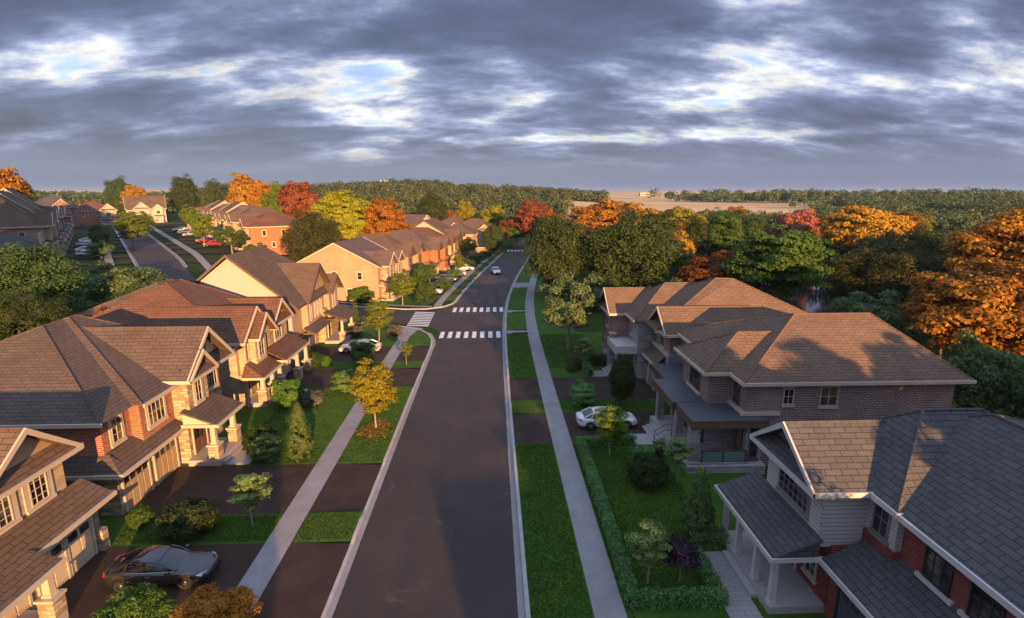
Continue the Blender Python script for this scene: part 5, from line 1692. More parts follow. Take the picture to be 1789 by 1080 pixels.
# blades on the near lawns
r_ = rng(91)
gp = []
for x0, x1, y0, y1 in [(1.62, 4.35, 17, 37.4), (6.7, 12.0, 21.4, 36.6), (5.9, 6.2, 20, 37.4), (-10.85, -7.85, 26.4, 29.0), (-10.85, -7.85, 35, 50), (-20.5, -12.35, 26.5, 28.9), (-18.6, -12.35, 37.3, 49.8), (-16.8, -12.35, 35.0, 37.3), (1.65, 4.4, 43.3, 46.0), (1.75, 4.5, 52.2, 69.5), (5.95, 14, 43.3, 46.0), (6.1, 11.8, 55, 69)]:
    n_ = int((x1 - x0) * (y1 - y0) * (330 if y1 < 40 else 150))
    gp.append(np.stack([r_.uniform(x0, x1, n_), r_.uniform(y0, y1, n_), np.full(n_, 0.025)], 1))
gp = np.concatenate(gp)
gn = sph(r_, len(gp))
gn[:, 2] *= 0.35
gob = bpy.data.objects.new('grass', leaf_mesh('grass', gp, gn, 0.10, 92, LF['grass'], 0.35, 0.3))
COL.objects.link(gob)
tag(gob, 'short green grass blades on the front lawns and verges', 'grass', kind='stuff')

# ---- planting of the right lots
hedge('hedge', 'long clipped hedge round the near right lawn along the walk', [(10.4, 37.3), (6.45, 37.0), (6.42, 29.0), (6.3, 21.2), (10.3, 21.1), (10.35, 24.2)], 0.55, 0.62, seed=2)
hedge('hedge', 'short thick hedge across the near porch end of the right lawn', [(10.6, 25.3), (12.0, 25.3)], 0.8, 0.85, seed=3)
hedge('hedge', 'short hedge at the foot of the flat roofed porch steps', [(9.8, 34.4), (11.6, 34.3)], 0.8, 1.0, seed=4)
hedge('hedge', 'small clipped hedge along the porch steps of the pink brick house', [(9.9, 54.6), (9.9, 52.3)], 0.5, 0.8, seed=6)
hedge('hedge', 'dark hedge block against the front wall of the pink brick house', [(10.6, 56.0), (12.0, 56.0)], 0.8, 1.1, 'bush', seed=7)
tree('street', 8.3, 35.5, 3.8, 2.5, 'lime', 'lime green young tree in front of the white car on the right')
tree('topiary', 11.8, 31.5, 3.4, 2.0, 'topiary', 'pale tiered sapling at the corner of the glass railed porch', 'saplings with tiered crowns')
tree('topiary', 7.35, 22.5, 3.4, 2.1, 'topiary', 'pale tiered sapling inside the hedge corner beside the purple shrub', 'saplings with tiered crowns')
tree('purple', 8.95, 22.6, 2.3, 2.0, 'purple', 'purple leaved shrub inside the near corner of the hedge')
tree('arborvitae', 11.0, 25.9, 3.9, 1.8, 'conifer', 'pointed green conifer on the right lawn beside the white porch')
tree('roundbush', 9.8, 31.5, 2.0, 2.6, 'bush', 'large dark round bush on the right lawn before the glass railing')
tree('purple', 11.5, 34.0, 1.3, 0.9, 'purple', 'small purple plant by the stairs of the flat roofed porch')
tree('layered', 7.9, 44.9, 2.2, 2.7, 'hedge', 'tiered dark green bush on the grass behind the white car on the right')
tree('columnar', 11.25, 44.7, 4.7, 2.3, 'bush', 'tall dark columnar conifer between the two right hand driveways')
tree('topiary', 9.4, 53.8, 3.9, 2.2, 'topiary', 'tiered sapling near the steps of the pink brick house', 'saplings with tiered crowns')
tree('blossom', 8.7, 55.3, 1.3, 1.9, 'grey', 'grey flowering bush behind the sapling of the pink brick house')
tree('roundbush', 8.3, 54.1, 0.8, 1.25, 'bright', 'small bright ball bush at the walk near the pink brick house')
tree('loose', 9.0, 62.1, 8.8, 7.4, 'pale', 'open crowned tree with pale leaning trunk on the lawn past the pink brick house', bark=BARK_P)

# ---- big trees on the right
big = [
    ('oakb', 11.9, 98, 14, 12, 'dark', 'dark green tree whose crown hangs over the right walk at the bend'),
    ('oak', 24.9, 95, 14.2, 17.5, 'dark', 'huge dome shaped dark green tree behind the pink brick house'),
    ('looseb', 17, 84, 5.5, 7, 'dark', 'dark undergrowth bush below the dome shaped tree'),
    ('maple', 30, 148, 16, 19, 'orange', 'wide orange maple behind the dome shaped tree'),
    ('mapleb', 43, 166, 16, 15, 'orange', 'orange maple farther back, right of the wide one'),
    ('mapleb', 20, 140, 11, 11, 'orange', 'orange maple peeping between the two dark trees'),
    ('mapleb', 13, 181, 15.5, 12, 'red', 'crimson maple at the far bend of the road'),
    ('maple', 20, 190, 12, 10, 'gold', 'amber maple beside the crimson one at the bend'),
    ('mapleb', 6.5, 186, 10, 8, 'rust', 'rust coloured tree left of the crimson maple'),
    ('umbrella', 52, 150, 15.8, 14.5, 'yellow', 'golden yellow spreading tree above the dark round tree'),
    ('mapleb', 38, 112, 11, 8, 'gold', 'golden tree right behind the dome shaped tree'),
    ('oak', 49, 130, 13, 9, 'dark', 'dark round tree between the golden tree and the tall bright tree'),
    ('tall', 55, 128, 15, 10, 'bright', 'tall bright green tree with a bare lower trunk'),
    ('oakb', 66, 140, 14, 12, 'mid', 'mid green tree right of the tall bright tree'),
    ('mapleb', 34.5, 86, 8.5, 8.5, 'rust', 'rust orange tree behind the pink brick roof'),
    ('mapleb', 46, 106, 8, 5.5, 'red', 'small scarlet tree deep in the park'),
    ('street', 37, 101, 8, 4.2, 'lime', 'small lime tree between the rust tree and the dome shaped tree'),
    ('tall', 42.5, 79, 14.6, 14.5, 'bright', 'very large bright green tree beyond the right hand roofs'),
    ('mapleb', 85, 150, 15, 13, 'pink', 'coral red tree beside the orange spreading tree'),
    ('umbrella', 83.5, 120, 17, 20, 'gold', 'orange spreading tree with thick dark trunk in the clearing'),
    ('looseb', 71, 99, 10.5, 7.5, 'pale', 'pale green shrub tree before the orange spreading tree'),
    ('willow', 57, 76, 13, 15, 'olive', 'dark olive feathery tree behind the pale shrub tree'),
    ('willow', 66, 84, 14, 14, 'olive', 'tall olive feathery tree left of the large orange maple'),
    ('oakb', 66, 58, 9, 10, 'dark', 'dark tree in the gap behind the pale leafy tree'),
    ('maple', 48.5, 50, 12.6, 13.5, 'orange', 'large orange maple with bare curving limbs at the right edge'),
    ('maple', 66, 65, 17.5, 17, 'orange', 'tall orange maple at the far right behind the large one'),
    ('mapleb', 53, 60, 9.5, 8, 'rust', 'brownish orange maple at the left of the large orange maple'),
    ('looseb', 43.7, 60, 7.6, 9.5, 'pale', 'pale green leafy tree just beyond the plum brick roof'),
    ('looseb', 37.2, 38.5, 7.4, 6.6, 'pale', 'pale green tree at the right edge behind the nearest roof'),
    ('looseb', 40, 33, 6.5, 7, 'mid', 'green tree at the right edge beside the pale one'),
    ('oakb', 62, 48, 11, 12, 'dark', 'dark tree at the right edge beyond the large orange maple'),
    ('oak', 88, 92, 13, 15, 'dark', 'dark green tree right of the olive feathery trees'),
    ('tall', 110, 110, 15, 14, 'mid', 'mid green tree rising behind the far right orange maple'),
    ('oakb', 100, 140, 14, 14, 'mid', 'green tree right of the orange spreading tree'),
    ('oak', 75, 165, 13, 13, 'dark', 'dark tree left of the coral tree'),
    ('oakb', 118, 175, 14, 16, 'mid', 'broad green tree in the distance above the orange spreading tree'),
    ('mapleb', 62, 190, 13, 11, 'yellow', 'far yellow tree among the dark park trees'),
    ('mapleb', 96, 215, 13, 11, 'gold', 'small far golden tree above the park'),
    ('oak', 33, 118, 10, 10, 'dark', 'dark tree below the wide orange maple'),
    ('looseb', 30, 82, 5, 8, 'mid', 'low green shrub tree behind the pink brick house roof'),
    ('oak', 22, 120, 10, 9, 'dark', 'dark tree filling the gap right of the walk at the bend'),
    ('tall', 60, 108, 10, 9, 'mid', 'green tree on the far bank of the pond'),
]
big += [
    ('mapleb', 72, 158, 12, 9, 'lime', 'lime green tree left of the coral tree'),
    ('loose', 60, 120, 10, 7, 'bright', 'fresh green open tree in the middle of the park'),
    ('mapleb', 44, 130, 12, 8, 'rust', 'rust coloured tree between the orange maples and the tall bright tree'),
    ('street', 53, 112, 7, 4.5, 'yellow', 'small yellow tree in the park beside the small scarlet one'),
    ('mapleb', 108, 185, 13, 11, 'orange', 'far orange tree above the spreading tree'),
    ('mapleb', 130, 170, 13, 12, 'rust', 'rust tree above the far right orange maple'),
    ('oakb', 80, 190, 13, 11, 'bright', 'fresh green tree behind the coral tree'),
    ('mapleb', 40, 190, 12, 9, 'gold', 'golden tree behind the second orange maple'),
    ('mapleb', 55, 205, 12, 10, 'red', 'far red tree at the edge of the tan field'),
    ('oakb', 36, 178, 11, 9, 'mid', 'green tree between the far orange maples'),
    ('oakb', 135, 205, 13, 13, 'bright', 'bright green tree far to the right'),
    ('mapleb', 150, 190, 12, 11, 'yellow', 'yellow tree far to the right below the fields'),
]
for k_, x_, y_, h_, w_, lf_, lb_ in big:
    tree(k_, x_, y_, h_, w_, lf_, lb_, 'trees of the park on the right')
# ---- trees on the left
left = [
    ('oakb', -52, 61, 10.3, 11.5, 'mid', 'large green tree at the left edge behind the brick house', 2.2),
    ('willow', -45, 52, 8.2, 8, 'dark', 'feathery green tree in front of the large tree at the left edge', 1),
    ('oakb', -58, 55, 9.0, 11, 'dark', 'dark tree cut off by the left edge', 3),
    ('oak', -80, 76, 14, 12, 'dark', 'tree outside the left edge before the hill houses', None),
    ('oakb', -92, 84, 15, 13, 'dark', 'second tree outside the left edge before the hill houses', None),
    ('oak', -70, 64, 13, 11, 'dark', 'third tree outside the left edge, nearest the brick house', None),
    ('looseb', -50, 74, 6.6, 11, 'pale', 'pale leafy tree beside the hill street, behind the rust roof', 2.2),
    ('looseb', -45, 70, 5.2, 7, 'mid', 'mid green leafy tree behind the rust roof next to the pale one', 1.5),
    ('looseb', -42, 58, 5, 6, 'rust', 'reddish shrub tree between the left roofs', 0.8),
    ('mapleb', -121, 142, 16, 13, 'gold', 'amber and green tree over the roofs at the top left', 8),
    ('oakb', -128, 138, 17, 14, 'olive', 'olive tree over the roofs at the top left corner', 8),
    ('street', -88, 137, 8.5, 7.5, 'lime', 'lime tree in front of the parked cars on the hill street', None),
    ('street', -101, 163, 8, 6, 'lime', 'yellow green tree farther up the left side of the hill street', None),
    ('street', -117, 182, 8, 7, 'lime', 'lime tree near the red brick house atop the hill street', None),
    ('columnar', -93, 133, 6.5, 4, 'conifer', 'blue green conifer between the parked cars and the hill houses', None),
    ('looseb', -82, 117, 3.6, 5.0, 'pale', 'low pale leafy tree at the near end of the hill street cars', None),
    ('street', -73, 141, 9, 6, 'lime', 'bright lime tree by the right walk of the hill street', None),
    ('loose', -61, 130, 6.5, 7, 'bright', 'bright green tree at the salmon side wall of the hill row', None),
    ('looseb', -54, 126, 4, 6, 'bright', 'low green shrub tree at the foot of the salmon wall', None),
    ('street', -104, 194, 9, 7, 'lime', 'lime tree far up the right walk of the hill street', None),
    ('willow', -36.5, 112, 14, 12.5, 'olive', 'olive green feathery tree between the two rows of houses', 0.5),
    ('maple', -36, 136, 18, 15.5, 'yellow', 'great yellow maple behind the row of houses', 0.3),
    ('mapleb', -43, 150, 15, 11, 'gold', 'golden maple left of the great yellow maple', 1),
    ('maple', -26.5, 136, 16.5, 11.5, 'orange', 'bright orange maple right of the great yellow maple', 0),
    ('mapleb', -58, 170, 18, 13, 'red', 'red maple behind the hill row of houses', None),
    ('oakb', -66, 176, 16, 11, 'lime', 'yellow green tree left of the red maple', None),
    ('mapleb', -86, 198, 20, 13, 'orange', 'tall orange maple over the hill row roofs', None),
    ('mapleb', -77, 190, 16.5, 11, 'gold', 'amber maple right of the tall orange one', None),
    ('oak', -23.4, 218, 17, 12, 'dark', 'dark green round tree behind the distant cream gable', 0),
    ('mapleb', -10.6, 228, 14.5, 9, 'yellow', 'yellow tree behind the far house, nearer the dark round tree', 0),
    ('mapleb', 0.6, 218, 13, 10, 'yellow', 'yellow green tree in front of the far wood beyond the crossing', 0),
    ('mapleb', -17, 224, 11, 9, 'orange', 'small orange tree right of the dark round tree', 0),
    ('oak', -6, 216, 9, 8, 'dark', 'dark low tree between the two distant yellow trees', 0),
    ('oakb', 0.3, 164, 8.6, 6.5, 'mid', 'green tree at the far crossing beside the low brick wall', 0),
    ('loose', 8.4, 185, 9, 7.5, 'bright', 'light green tree on the island past the far crossing', 0),
    ('oakb', -150, 278, 20, 14, 'dark', 'dark tree behind the cream house on top of the hill', None),
    ('mapleb', -170, 270, 16, 11, 'gold', 'golden tree between the two houses closing the hill street', None),
    ('oakb', -186, 285, 19, 13, 'mid', 'green tree behind the red brick house atop the hill', None),
    ('oakb', -127, 262, 18, 15, 'forest', 'grey green tree at the end of the hill row', None),
    ('mapleb', -108, 245, 15, 12, 'yellow', 'yellow tree at the far end of the hill row', None),
]
for k_, x_, y_, h_, w_, lf_, lb_, z_ in left:
    tree(k_, x_, y_, h_, w_, lf_, lb_, 'trees of the left side', z_)
# small planting beside the far row
row_p = [
    ('lowbush', -22.1, 90.8, 2.9, 4.3, 'bright', 'rounded green bush against the tan gable wall', 0),
    ('street', -14.8, 88.4, 5.4, 5.0, 'lime', 'lime yellow tree at the front corner of the tan house', 0),
    ('arborvitae', -11.8, 89.2, 4.0, 2.2, 'mid', 'narrow conifer at the walk by the tan corner house', 0),
    ('lowbush', -11.4, 95.5, 2.6, 3.2, 'mid', 'green bush by the first driveway past the junction', 0),
    ('lowbush', -9.2, 101.6, 2.6, 3.0, 'mid', 'green bush between the first two driveways past the junction', 0),
    ('street', -12.5, 108, 4.5, 3.4, 'mid', 'young green tree by the orange brick house', 0),
    ('columnar', -14.2, 106, 4.8, 3.0, 'mid', 'upright green shrub by the cream and tan brick house', 0),
    ('lowbush', -8.5, 115.5, 2.2, 3.2, 'bright', 'bright bush by the third driveway past the junction', 0),
    ('street', -7.6, 123, 4.5, 3.0, 'lime', 'small lime tree by the brown brick house drive', 0),
    ('lowbush', -5.4, 132.5, 2.4, 4.2, 'mid', 'wide green bush farther along the left walk', 0),
    ('lowbush', -3.8, 141, 2.4, 4.2, 'mid', 'wide green bush before the cream end gable house', 0),
    ('loose', -6.5, 150, 6, 5, 'lime', 'yellow green tree in front of the far cream gable house', 0),
    ('lowbush', -1.5, 152, 2, 3.4, 'mid', 'green bush near the far crossing', 0),
]
for k_, x_, y_, h_, w_, lf_, lb_, z_ in row_p:
    tree(k_, x_, y_, h_, w_, lf_, lb_, None, z_)

# ---- trees behind the viewpoint whose crowns break up the light on the near roofs and the road
for x_, y_, h_, w_, lb_ in [(29, -6, 14.5, 8, 'tall tree behind the viewpoint beside the right hand houses'), (36, -11, 15.5, 11, 'broad tree behind the viewpoint at the back of the right lots'),
                            (39, 2, 13.5, 9, 'tree behind the viewpoint at the far right'), (46, -3, 14.5, 11, 'tree behind the viewpoint beyond the far right one'), (-4.5, -3, 7.5, 3.6, 'street tree behind the viewpoint beside the left walk'), (13.4, 5.5, 6.3, 6.0, 'small unseen tree added below the frame to shade the near right lawn sapling'), (18.5, 6.0, 8.6, 5.5, 'unseen tree added below the frame to shade the conifer by the white porch'),  # the two below the frame are added to keep sun off the right lawn
                            (45, 12, 12, 10, 'tree outside the right edge near the nearest roof')]:
    tree('maple' if h_ > 9 else 'oakb', x_, y_, h_, w_, 'gold', lb_, 'trees behind the viewpoint', 0)


# ---- far woods: masses of crowns nobody could count
def wood(name, label, spots, seed, size=1.5, nl=95, leaf='forest'):
    r = rng(seed)
    Ps, Ns = [], []
    for x, y, rr, hh in spots:
        z = g(x, y)
        ncl = 12
        d = sph(r, ncl)
        d[:, 2] = np.abs(d[:, 2]) * 0.9
        C = d * np.array([rr, rr, hh * 0.5]) * 0.62
        C[:, 2] += z + hh * 0.45
        dd = sph(r, ncl * nl // 10)
        ci = np.repeat(np.arange(ncl), nl // 10)
        P = np.array([x, y, 0]) + C[ci] + dd * rr * 0.42
        Ps.append(P)
        Ns.append(dd + np.array([0, 0, 0.3]))
    P, N = np.concatenate(Ps), np.concatenate(Ns)
    ob = bpy.data.objects.new(name, leaf_mesh(name, P, N, size, seed, LF[leaf], 0.8, 0.5))
    COL.objects.link(ob)
    return tag(ob, label, 'woodland', kind='stuff')


def scatter(seed, n, fn):
    r = rng(seed)
    out = []
    k = 0
    while len(out) < n and k < n * 40:
        k += 1
        s_ = fn(r)
        if s_:
            out.append(s_)
    return out


def polar(r, a0, a1, d0, d1, rr=(3.6, 8.5), hh=(6, 14)):
    a = math.radians(r.uniform(a0, a1))
    d = math.sqrt(r.uniform(d0 * d0, d1 * d1))
    return (d * math.sin(a), d * math.cos(a), r.uniform(*rr), r.uniform(*hh))


def clumps(seed, nc, per, a0, a1, d0, d1, sx, sy, rr, hh):
    """groves: crowns gathered round a number of centres, open ground between"""
    r = rng(seed)
    out = []
    for i in range(nc):
        x, y, _, _ = polar(r, a0, a1, d0, d1)
        for j in range(int(per * r.uniform(0.4, 1.6))):
            out.append((x + r.normal(0, sx), y + r.normal(0, sy), r.uniform(*rr), r.uniform(*hh)))
    return out


wood('far_wood', 'grey green woodland covering the hill beyond the houses in the centre', scatter(1, 900, lambda r: polar(r, -26, 8, 300, 640)), 51, 1.5, 150)
wood('far_wood', 'woodland on the skyline at the left behind the hill street', scatter(2, 420, lambda r: polar(r, -46, -24, 330, 700, (3.5, 7), (3, 8))), 52, 1.4, 140)
wood('far_wood', 'belt of low trees behind the park, before the tan fields', scatter(3, 330, lambda r: polar(r, 13, 35, 235, 330, (3, 6), (4, 8.5))), 53, 1.1, 160)
wood('far_wood', 'line of distant trees crossing the tan fields on the right', clumps(4, 24, 12, 19, 47, 610, 760, 26, 10, (4, 10), (6, 16)), 54, 1.7, 130)
wood('far_wood', 'groves at the right edge below the skyline with fields between', clumps(6, 34, 12, 33, 49, 260, 540, 15, 9, (3, 8.5), (5, 12)), 55, 1.1, 190)
wood('far_wood', 'small copse standing on the field skyline in the middle', scatter(7, 110, lambda r: polar(r, 3, 11.5, 520, 600, (4, 9), (4, 12))), 56, 1.6, 140)
wood('park_wood', 'dense dark undergrowth of the park between the big trees', scatter(8, 330, lambda r: (lambda s_: s_ if (s_[0] > 22 + max(0, (s_[1] - 150) * .1) and not (60 < s_[0] < 100 and 122 < s_[1] < 150) and math.hypot(s_[0] - 52, s_[1] - 96) > 27 and s_[1] > 100) else None)(polar(r, 14, 50, 92, 245, (3.5, 6), (5, 9.5)))), 57, 0.9, 210, 'dark')
wood('park_wood', 'dark wood behind the far houses left of the bend', scatter(9, 140, lambda r: polar(r, -20, 4, 232, 300, (4, 6), (7, 11))), 58, 1.2, 150, 'forest')


# ---- far buildings on the skyline
def block(label, x, y, parts, m):
    z = g(x, y)
    h = House('apartment_block', label, (x, y, z), 0, world=False, cat='building')
    wm_ = h.p('wall', m)
    wn = h.p('window', GLASS)
    rf = h.p('roof', WHITE)
    for x0, x1, y0, y1, hh in parts:
        wm_.box(x0, x1, y0, y1, -4, hh)
        rf.box(x0 - 0.4, x1 + 0.4, y0 - 0.4, y1 + 0.4, hh, hh + 0.6)
        for fl in range(int(hh // 3.4)):
            for xx in np.arange(x0 + 1.5, x1 - 2.5, 4.2):
                wn.box(float(xx), float(xx) + 2.0, y0 - 0.12, y0 - 0.02, fl * 3.4 + 1.2, fl * 3.4 + 2.9)
    h.done()


block('low pale apartment block at the left of three on the wooded skyline', -152, 690, [(-9, 8, 0, 14, 27 - g(-152, 690))], STUCCO)
block('tallest pale apartment block, middle of three on the wooded skyline', -128, 690, [(-8, 7, 0, 16, 30 - g(-128, 690))], STUCCO)
block('pale apartment block at the right of three on the wooded skyline', -111, 690, [(-6, 7, 0, 14, 28.5 - g(-111, 690))], STUCCO)
block('tiny white farm building on the tan field skyline', 252, 900, [(-9, 5, 0, 10, 4.2)], SD_WHITE)
# low brick entry wall beyond the far crossing
h = House('garden_wall', 'low brick entry wall on the grass beside the far crossing', (-1.5, 166, 0), cat='wall')
h.p('wall', BR_TAN).box(-5.2, 2.4, 165.6, 166.2, -0.3, 1.5)
h.p('coping', CREAM).box(-5.3, 2.5, 165.5, 166.3, 1.5, 1.65)
h.done()


# ================================================================== cars
TYRE = plain('tyre_rubber', (0.012, 0.012, 0.013), 0.8, 0.1)
RIM = paint('wheel_rim', (0.35, 0.35, 0.36), 0.9, 0.3, 0)
CARGLASS = paint('car_glass', (0.012, 0.014, 0.018), 0.0, 0.03, 1.0)
HEADL = paint('headlight_lens', (0.55, 0.56, 0.58), 0.3, 0.1, 1)
TAILL = paint('taillight_lens', (0.35, 0.012, 0.01), 0.0, 0.15, 1)
CHROME = paint('chrome', (0.5, 0.5, 0.5), 1.0, 0.15, 0)
P_BLACK = paint('paint_black', (0.045, 0.046, 0.052), 0.5, 0.2)
P_WHITE = paint('paint_white', (0.72, 0.72, 0.74), 0.0, 0.3)
P_SILVER = paint('paint_silver', (0.42, 0.43, 0.45), 0.6, 0.3)
P_RED = paint('paint_red', (0.35, 0.02, 0.02), 0.1, 0.25)
P_GREY = paint('paint_grey', (0.13, 0.14, 0.155), 0.5, 0.3)


def loft(rows, close_ends=True):
    mb = MB()
    n = len(rows[0])
    for r_w in rows:
        mb.v.extend(r_w)
    for i in range(len(rows) - 1):
        for j in range(n - 1):
            mb.f.append((i * n + j, i * n + j + 1, (i + 1) * n + j + 1, (i + 1) * n + j))
    if close_ends:
        mb.f.append(tuple(range(n))[::-1])
        b = (len(rows) - 1) * n
        mb.f.append(tuple(range(b, b + n)))
    return mb


def smooth_obj(o, ang=40):
    me = o.data
    me.polygons.foreach_set('use_smooth', np.ones(len(me.polygons), dtype=bool))
    try:
        me.set_sharp_from_angle(angle=R(ang))
    except Exception:
        pass


def sub(o, lv=2):
    md = o.modifiers.new('smooth', 'SUBSURF')
    md.levels = lv
    md.render_levels = lv


def make_car(pmat, label, loc, rz, group=None):
    t = tag(empty('parked_car', loc, rz), label, 'car', group)
    # x, half width, z under, z belt, z top centre
    st = [(2.42, .50, .36, .52, .56), (2.36, .72, .24, .62, .68), (2.15, .85, .20, .68, .76), (1.75, .91, .19, .74, .85), (1.2, .925, .19, .80, .92), (0.8, .93, .19, .84, .965),
          (0.0, .93, .19, .87, 0.96), (-0.8, .93, .19, .89, .98), (-1.5, .925, .20, .90, 1.03), (-1.95, .89, .22, .90, 1.04), (-2.25, .80, .28, .86, 1.01), (-2.40, .64, .40, .74, .90)]
    rows = []
    for x, w_, zu, zb, zt in st:
        half = [(0.0, zu), (w_ * .80, zu), (w_ * .97, zu + .10), (w_ * 1.0, zu + (zb - zu) * .55), (w_ * .975, zb), (w_ * .86, zb + (zt - zb) * .62), (w_ * .5, zt - .01), (0, zt)]
        ring = [(x, y, z) for y, z in half] + [(x, -y, z) for y, z in half[-2::-1]]
        rows.append(ring)
    body = loft(rows).build('body', pmat, t)
    smooth_obj(body, 50)
    sub(body, 1)
    # glasshouse and roof panel
    gh = [(1.02, .72, .88, .93), (0.52, .70, .90, 1.20), (0.08, .635, .92, 1.385), (-0.45, .62, .93, 1.425), (-0.95, .61, .95, 1.39), (-1.40, .60, .97, 1.24), (-1.92, .62, .99, 1.03)]
    rows = []
    for x, wt, zb, zt in gh:
        wb = 0.80 if -1.7 < x < 0.9 else 0.72
        half = [(wb, zb), (wb * .55 + wt * .45, zb + (zt - zb) * .55), (wt, zt - min(.05, (zt - zb) * .3)), (wt * .75, zt - .008), (0, zt)]
        rows.append([(x, y, z) for y, z in half] + [(x, -y, z) for y, z in half[-2::-1]])
    glass = loft(rows, False).build('windows', CARGLASS, t)
    smooth_obj(glass, 60)
    rp = []
    for x, wt, zb, zt in [(0.20, .64, .9, 1.352), (0.08, .645, .92, 1.395), (-0.45, .63, .93, 1.436), (-0.95, .62, .95, 1.402), (-1.16, .615, .95, 1.338)]:
        half = [(wt + .03, zt - .085), (wt + .012, zt - .03), (wt * .75, zt + .004), (0, zt + .012)]
        rp.append([(x, y, z) for y, z in half] + [(x, -y, z) for y, z in half[-2::-1]])
    roof = loft(rp, False).build('roof_panel', pmat, t)
    smooth_obj(roof, 60)
    for s_ in (-1, 1):
        for path, rr in (([(0.98, .735 * s_, .90), (0.50, .715 * s_, 1.19), (0.15, .655 * s_, 1.345)], .035), ([(-0.38, .80 * s_, .90), (-0.42, .65 * s_, 1.37)], .035),
                         ([(-1.12, .635 * s_, 1.335), (-1.45, .62 * s_, 1.22), (-1.92, .66 * s_, .99)], [.05, .06, .05]), ([(-1.12, .64 * s_, 1.33), (-1.38, .79 * s_, .95)], .04)):
            pl = MB()
            pl.tube(path, rr, 6)
            pl.build('pillar', pmat, t)
        sill = MB()
        sill.tube([(0.95, .80 * s_, .895), (-0.4, .82 * s_, .925), (-1.45, .80 * s_, .965)], .014, 5)
        sill.build('window_trim', CHROME, t)
    for s_ in (-1, 1):
        m_ = MB()
        m_.tube([(0.72, .84 * s_, .93), (0.70, 1.02 * s_, .98)], [.03, .035], 6)
        m_.ext([(0.78, .93 * s_, .92), (0.78, 1.08 * s_, .94), (0.78, 1.08 * s_, 1.05), (0.78, .93 * s_, 1.05)], (-.13, 0, 0))
        m_.build('mirror', pmat, t)
        hl = MB()
        hl.solid([(2.30, .50 * s_, .60), (2.12, .84 * s_, .60), (1.88, .885 * s_, .70), (2.10, .74 * s_, .735), (2.26, .52 * s_, .70), (2.10, .5 * s_, .6)], [(0, 1, 2, 3, 4), (0, 4, 5), (4, 3, 5), (3, 2, 5), (2, 1, 5), (1, 0, 5)])
        for v in range(5):
            x, y, z = hl.v[v]
            hl.v[v] = (x + .035, y * 1.015, z + .01)
        hl.build('headlight', HEADL, t)
        tl = MB()
        tl.solid([(-2.36, .36 * s_, .82), (-2.28, .74 * s_, .80), (-2.05, .86 * s_, .84), (-2.10, .82 * s_, .93), (-2.33, .62 * s_, .92), (-2.40, .36 * s_, .88), (-2.1, .4 * s_, .85)], [(0, 1, 2, 3, 4, 5), (0, 5, 6), (5, 4, 6), (4, 3, 6), (3, 2, 6), (2, 1, 6), (1, 0, 6)])
        for v in range(6):
            x, y, z = tl.v[v]
            tl.v[v] = (x - .03, y * 1.02, z)
        tl.build('taillight', TAILL, t)
    for s_ in (-1, 1):
        for xs_ in (0.78, -0.40, -1.22):
            dn = MB()
            dn.tube([(xs_, s_ * .905, .30), (xs_ + (.02 if xs_ > -1 else .05), s_ * .937, .55), (xs_, s_ * .915, .87)], .009, 4)
            dn.build('door_seam', LAMP, t)
        for xs_ in (-0.22, -1.10):
            dn = MB()
            dn.box(xs_ - .10, xs_ + .10, s_ * .915, s_ * .955, .765, .795)
            dn.build('door_handle', CHROME, t)
    gr = MB()
    gr.box(2.30, 2.45, -.40, .40, .36, .54)
    gr.box(2.25, 2.40, -.68, -.50, .26, .38)
    gr.box(2.25, 2.40, .50, .68, .26, .38)
    gr.build('grille', LAMP, t)
    for x in (1.43, -1.44):
        for s_ in (-1, 1):
            wl = MB()
            prof = [(.20, -.11), (.31, -.115), (.335, -.08), (.335, .08), (.31, .115), (.20, .11)]
            k = 24
            for j in range(k):
                a = 2 * math.pi * j / k
                wl.v.extend([(x + r_w * math.cos(a), s_ * .83 + dy, .335 + r_w * math.sin(a)) for r_w, dy in prof])
            m_ = len(prof)
            for j in range(k):
                for q in range(m_):
                    wl.f.append((j * m_ + q, j * m_ + (q + 1) % m_, ((j + 1) % k) * m_ + (q + 1) % m_, ((j + 1) % k) * m_ + q))
            wo_ = wl.build('wheel', TYRE, t)
            rm_ = MB()
            for q in range(10):
                a = 2 * math.pi * q / 10
                c_, s2 = math.cos(a), math.sin(a)
                rm_.tube([(x + .03 * c_, s_ * .93, .335 + .03 * s2), (x + .225 * c_, s_ * .92, .335 + .225 * s2)], [.022, .018], 4)
            rm_.tube([(x, s_ * .90, .335), (x, s_ * .945, .335)], .05, 10)
            ring = [(x + .225 * math.cos(2 * math.pi * q / 24), s_ * .925, .335 + .225 * math.sin(2 * math.pi * q / 24)) for q in range(25)]
            rm_.tube(ring, .016, 5, False)
            rm_.build('rim', RIM, wo_)
            dk = MB()
            dk.tube([(x, s_ * .72, .335), (x, s_ * .885, .335)], .21, 20)
            dk.build('brake_disc', LAMP, wo_)
            ar = MB()
            a0 = [(x + .395 * math.cos(a), s_ * .885, .33 + .395 * math.sin(a)) for a in [math.pi * (q / 16 * 1.1 - .05) for q in range(17)]]
            ar.tube(a0, .05, 6)
            ar.build('wheel_arch', LAMP, t)
    return t


def repaint(t, pmat, label):
    t['label'] = label
    for c_ in t.children:
        if c_.name.split('.')[0] in ('body', 'roof_panel', 'pillar', 'mirror'):
            c_.material_slots[0].link = 'OBJECT'
            c_.material_slots[0].material = pmat
    return t


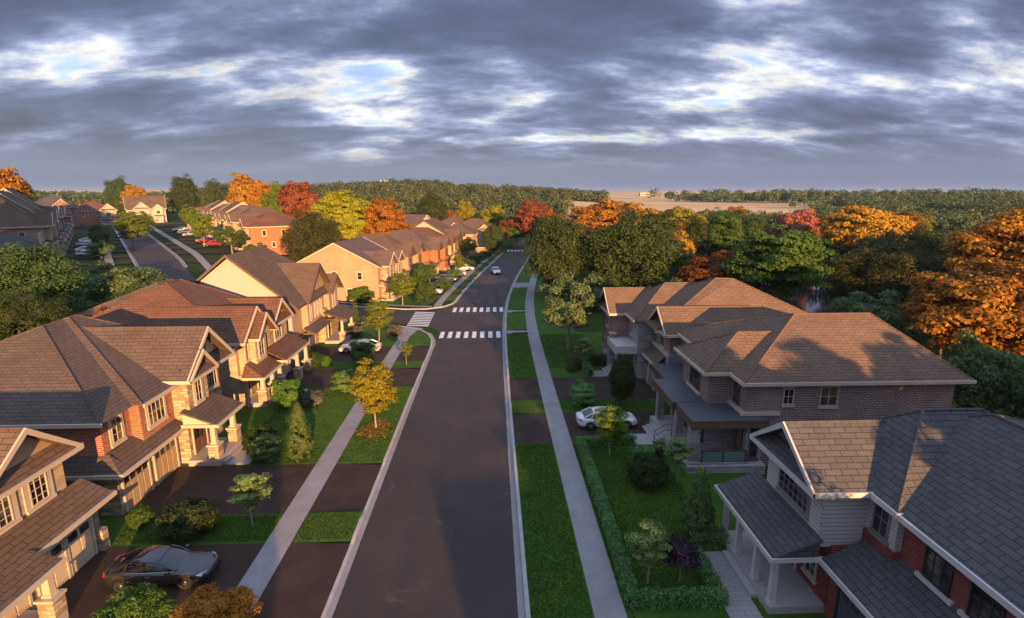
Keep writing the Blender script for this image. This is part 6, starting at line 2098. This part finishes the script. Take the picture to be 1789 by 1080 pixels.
base_car = make_car(P_BLACK, 'black saloon parked in the lower left driveway', (-16.1, 23.75, 0.012), R(3), 'parked cars')
car_list = [
    (P_WHITE, 9.05, 40.5, 0.012, 182 + 180, 'white saloon parked on the right driveway behind the lime young tree'),
    (P_WHITE, -15.5, 61.9, 0.012, 180, 'white saloon parked in the left driveway by the rounded green bush'),
    (P_WHITE, None, 124, RZ + 0.004, -82, 'white car driving toward the viewer on the main road'),
    (P_WHITE, -11.5, 98.7, 0.012, -8, 'white car in the first driveway of the row past the junction'),
    (P_SILVER, -10.6, 104.8, 0.012, 172, 'silver car in the second driveway past the junction'),
    (P_GREY, -9.6, 112.4, 0.012, -8, 'grey car in the driveway of the orange brick house'),
    (P_SILVER, -7.9, 119.6, 0.012, 172, 'silver car half hidden by bushes before the brown brick house'),
    (P_WHITE, -6.6, 128.5, 0.012, -8, 'white car in the drive near the far cream gable house'),
]
for pm_, x_, y_, z_, a_, lb_ in car_list:
    repaint(copy_tree(base_car, (cxs(y_) - 1.0 if x_ is None else x_, y_, z_), R(a_)), pm_, lb_)
ang_l = math.degrees(math.atan2(ST_N.y, ST_N.x))
for t_, off, pm_, lb_ in [(19, -15.2, P_SILVER, 'silver car nearest on the left side of the hill street'), (29, -15.4, P_WHITE, 'white car in the second left drive of the hill street'),
                          (45, -15.6, P_SILVER, 'silver car in the third left drive of the hill street'), (58, -15.2, P_WHITE, 'white car highest on the left side of the hill street'),
                          (31, 10.2, P_RED, 'red car at the near end of the hill row'), (44, 10.2, P_RED, 'second red car along the hill row'), (70, 10.0, P_SILVER, 'silver car parked along the hill row'), (83, 10.0, P_GREY, 'grey car farther along the hill row'),
                          (96, 10.0, P_WHITE, 'white car near the far end of the hill row')]:
    q = ST_A + ST_D * t_ + ST_N * off
    repaint(copy_tree(base_car, (q.x, q.y, g(q.x, q.y) + 0.10), R(ang_l + (180 if off > 0 else 0))), pm_, lb_)
q = Vector((-147.5, 241.5))
repaint(copy_tree(base_car, (q.x, q.y, g(q.x, q.y) + 0.05), R(-58)), P_RED, 'small red car before the dark garage atop the hill street')


# ================================================================== haze
hm = bpy.data.materials.new('haze')
hm.use_nodes = True
k = NT(hm.node_tree)
ho = k.n('ShaderNodeOutputMaterial')
hv = k.n('ShaderNodeVolumePrincipled', i={'Color': (0.40, 0.62, 1.0, 1), 'Density': 0.00009, 'Anisotropy': 0.0})
k.t.links.new(hv.outputs[0], ho.inputs['Volume'])
mb = MB()
gxs = [v[0] for v in bpy.data.objects['ground'].bound_box]
gys = [v[1] for v in bpy.data.objects['ground'].bound_box]
gzs = [v[2] for v in bpy.data.objects['ground'].bound_box]
mb.box(min(gxs) - 5, max(gxs) + 5, min(gys) - 5, max(gys) + 5, min(gzs) - 1, 50)
hz = mb.build('haze', hm)
tag(hz, 'thin pale air haze over the whole neighbourhood', 'haze', kind='stuff')
